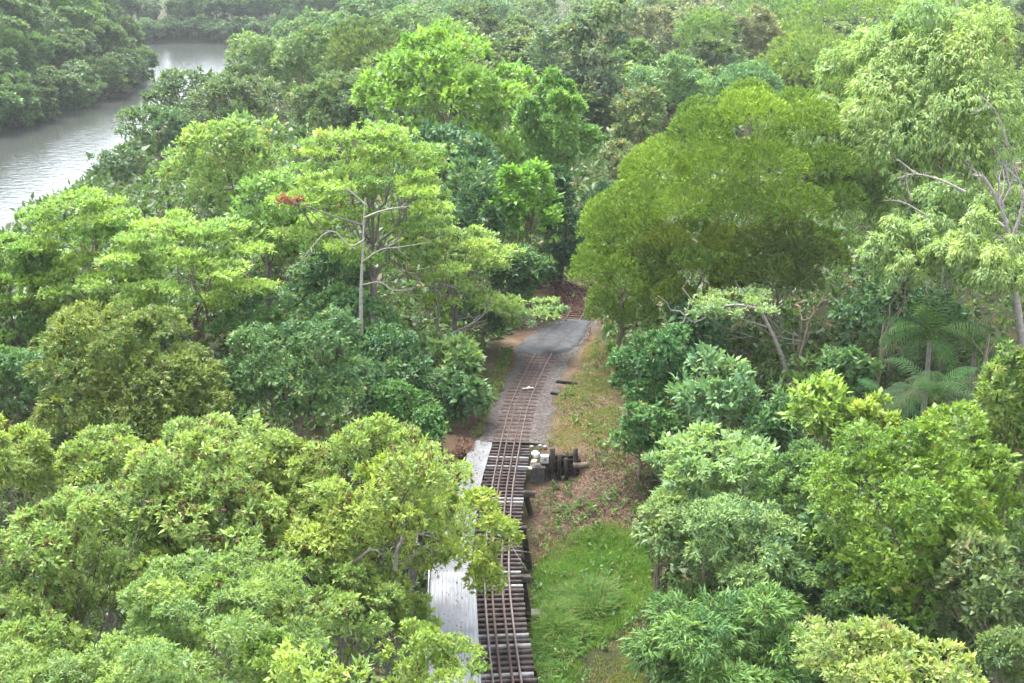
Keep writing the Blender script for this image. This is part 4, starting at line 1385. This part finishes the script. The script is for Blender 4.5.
def litter(name, label, poly, z, n, L, mat, seed, cols, dens=None, flat=None):
    pts = [tuple(atZ(a, b_, z)[:2]) for a, b_ in poly]
    A = np.array(pts)
    rs_ = np.random.RandomState(seed)
    X = rs_.uniform(A[:, 0].min(), A[:, 0].max(), n * 4)
    Y = rs_.uniform(A[:, 1].min(), A[:, 1].max(), n * 4)
    ok = inside(pts, X, Y)
    ok &= rs_.rand(len(X)) < np.clip(pdist(pts, X, Y) / .6, .05, 1)
    if dens:
        ok &= snoise(X, Y, dens[0], dens[1]) + rs_.normal(0, .3, len(X)) > dens[2]
    X, Y = X[ok][:n], Y[ok][:n]
    N = len(X)
    P_ = np.stack([X, Y, (gz(X, Y) if flat is None else flat) + .05 + rs_.rand(N) * .06], 1)
    O_ = unit(rs_.normal(0, .4, (N, 3)) + [0, 0, 1.0])
    V, Fq, t, a_ = leaves(P_, O_, L, .5, 1, .05, 1.0, 0, rs_, rs_.normal(.5, .2, N), (rs_.rand(N) < .25).astype(float), 1.2)
    o_ = link(name, raw_mesh(name, V, Fq, mat, False, {'tint': t, 'accent': a_}), None, cols)
    return tag(o_, label, 'leaf litter', kind='stuff')


litm = leaf_material('dead_leaf', rough=.8, spec=.15, transl=.1, accent=(.16, .115, .085), lo=(.6, .6, .6), hi=(1.3, 1.28, 1.25))
litter('leaf_litter', 'brown dead leaves on the slope below the timber wall', [(530, 530), (532, 495), (548, 480), (600, 470), (640, 455), (655, 490), (650, 525), (590, 530), (550, 545)], -1.6, 24000, .085, litm, 41, (.14, .095, .068))
litter('leaf_litter', 'red-brown dead leaves heaped beside the footpath', [(450, 500), (454, 445), (460, 438), (478, 440), (472, 462), (462, 490)], 0.02, 4500, .12, litm, 42, (.10, .05, .032))
litter('leaf_litter', 'scattered dead leaves over the trackside grass', [(548, 445), (556, 405), (575, 370), (600, 345), (618, 395), (640, 440), (620, 462), (590, 462)], 0.0, 5000, .10, litm, 43, (.15, .10, .065), (2, 3, .1))
litter('leaf_litter', 'dead leaves and pale twigs at the gravel edge under the layered trees', [(468, 440), (478, 412), (490, 378), (500, 350), (518, 350), (518, 365), (503, 390), (484, 437)], 0.0, 7000, .11, litm, 44, (.16, .11, .07), (2, 5, 0))
litter('leaf_litter', 'red-brown leaves where the track enters the dark gap', [(520, 318), (532, 302), (556, 288), (590, 288), (596, 310), (592, 340), (580, 345), (590, 318), (572, 314), (545, 322)], 0.09, 7000, .14, litm, 45, (.075, .035, .026))

litter('leaf_litter', 'fallen brown leaves lying on the white corrugated walkway', [(432, 576), (474, 574), (481, 698), (428, 698)], 0.27, 90, .12, litm, 46, (.12, .075, .04), flat=.26)
litter('leaf_litter', 'fallen leaves lying on the grey footpath', [(470, 443), (490, 442), (482, 480), (474, 540), (456, 540), (460, 490)], 0.05, 260, .10, litm, 47, (.12, .07, .04), flat=.02)

def weeds(label, poly, z, n, L, col, seed):
    pts = [tuple(atZ(a, b_, z)[:2]) for a, b_ in poly]
    A = np.array(pts)
    rs_ = np.random.RandomState(seed)
    X = rs_.uniform(A[:, 0].min(), A[:, 0].max(), n * 4)
    Y = rs_.uniform(A[:, 1].min(), A[:, 1].max(), n * 4)
    ok = inside(pts, X, Y)
    ok &= snoise(X, Y, 1.8, seed) + rs_.normal(0, .5, len(X)) > 0
    X, Y = X[ok][:n], Y[ok][:n]
    P_ = np.stack([X, Y, gz(X, Y) + rs_.uniform(.08, .45, len(X))], 1)
    O_ = unit(rs_.normal(0, .45, P_.shape) + [0, 0, 1.0])
    V, Fq, t, a_ = leaves(P_, O_, L, .42, 9, .5, .9, .05, rs_, rs_.normal(.45, .18, len(X)), (rs_.rand(len(X)) < .06).astype(float))
    o_ = link('weeds', raw_mesh('weeds', V, Fq, LEAF['brown'], False, {'tint': t, 'accent': a_}), None, col)
    return tag(o_, label, 'weeds', kind='stuff')


weeds('broad leaved weeds scattered through the gully grass', [(528, 690), (531, 600), (533, 545), (560, 520), (610, 515), (650, 530), (645, 610), (600, 650), (575, 700)], -2.6, 380, .18, (.065, .145, .03), 61)
weeds('small dark weeds on the bare slope below the timber wall', [(530, 530), (535, 500), (560, 485), (610, 478), (645, 470), (650, 525), (590, 530)], -1.6, 260, .16, (.055, .11, .03), 62)
weeds('low weeds along the trackside grass', [(546, 445), (556, 405), (575, 370), (597, 345), (618, 395), (640, 440), (620, 462), (590, 462)], 0.0, 420, .15, (.075, .14, .03), 63)
weeds('low weeds along the gravel edge under the layered trees', [(468, 440), (478, 412), (490, 378), (500, 352), (514, 352), (505, 385), (490, 420), (484, 437)], 0.0, 320, .16, (.07, .13, .03), 64)

# ------------------------------------------------------------------ the damp air
hz = bpy.data.materials.new('haze_air')
hz.use_nodes = True
for n_ in list(hz.node_tree.nodes):
    if n_.type == 'BSDF_PRINCIPLED':
        hz.node_tree.nodes.remove(n_)
pv = hz.node_tree.nodes.new('ShaderNodeVolumePrincipled')
pv.inputs['Color'].default_value = (.90, .95, 1.0, 1)
pv.inputs['Density'].default_value = 0.00009
pv.inputs['Anisotropy'].default_value = 0.0
hz.node_tree.links.new(pv.outputs[0], [n_ for n_ in hz.node_tree.nodes if n_.type == 'OUTPUT_MATERIAL'][0].inputs['Volume'])
zlo, zhi = float(GZ.min()) - 1.0, 32.0
b = MB()
b.box(((xs[0] + xs[-1]) / 2, (ys[0] + ys[-1]) / 2, (zlo + zhi) / 2), ((xs[-1] - xs[0]) / 2 + 5, 0, 0), (0, (ys[-1] - ys[0]) / 2 + 5, 0), (0, 0, (zhi - zlo) / 2))
o = b.build('haze', hz)
tag(o, kind='stuff')

if __import__('os').environ.get('TREELOG'):
    for r_ in LOG:
        print(*r_)
print('faces', sum(len(o_.data.polygons) for o_ in bpy.data.objects if o_.type == 'MESH'))
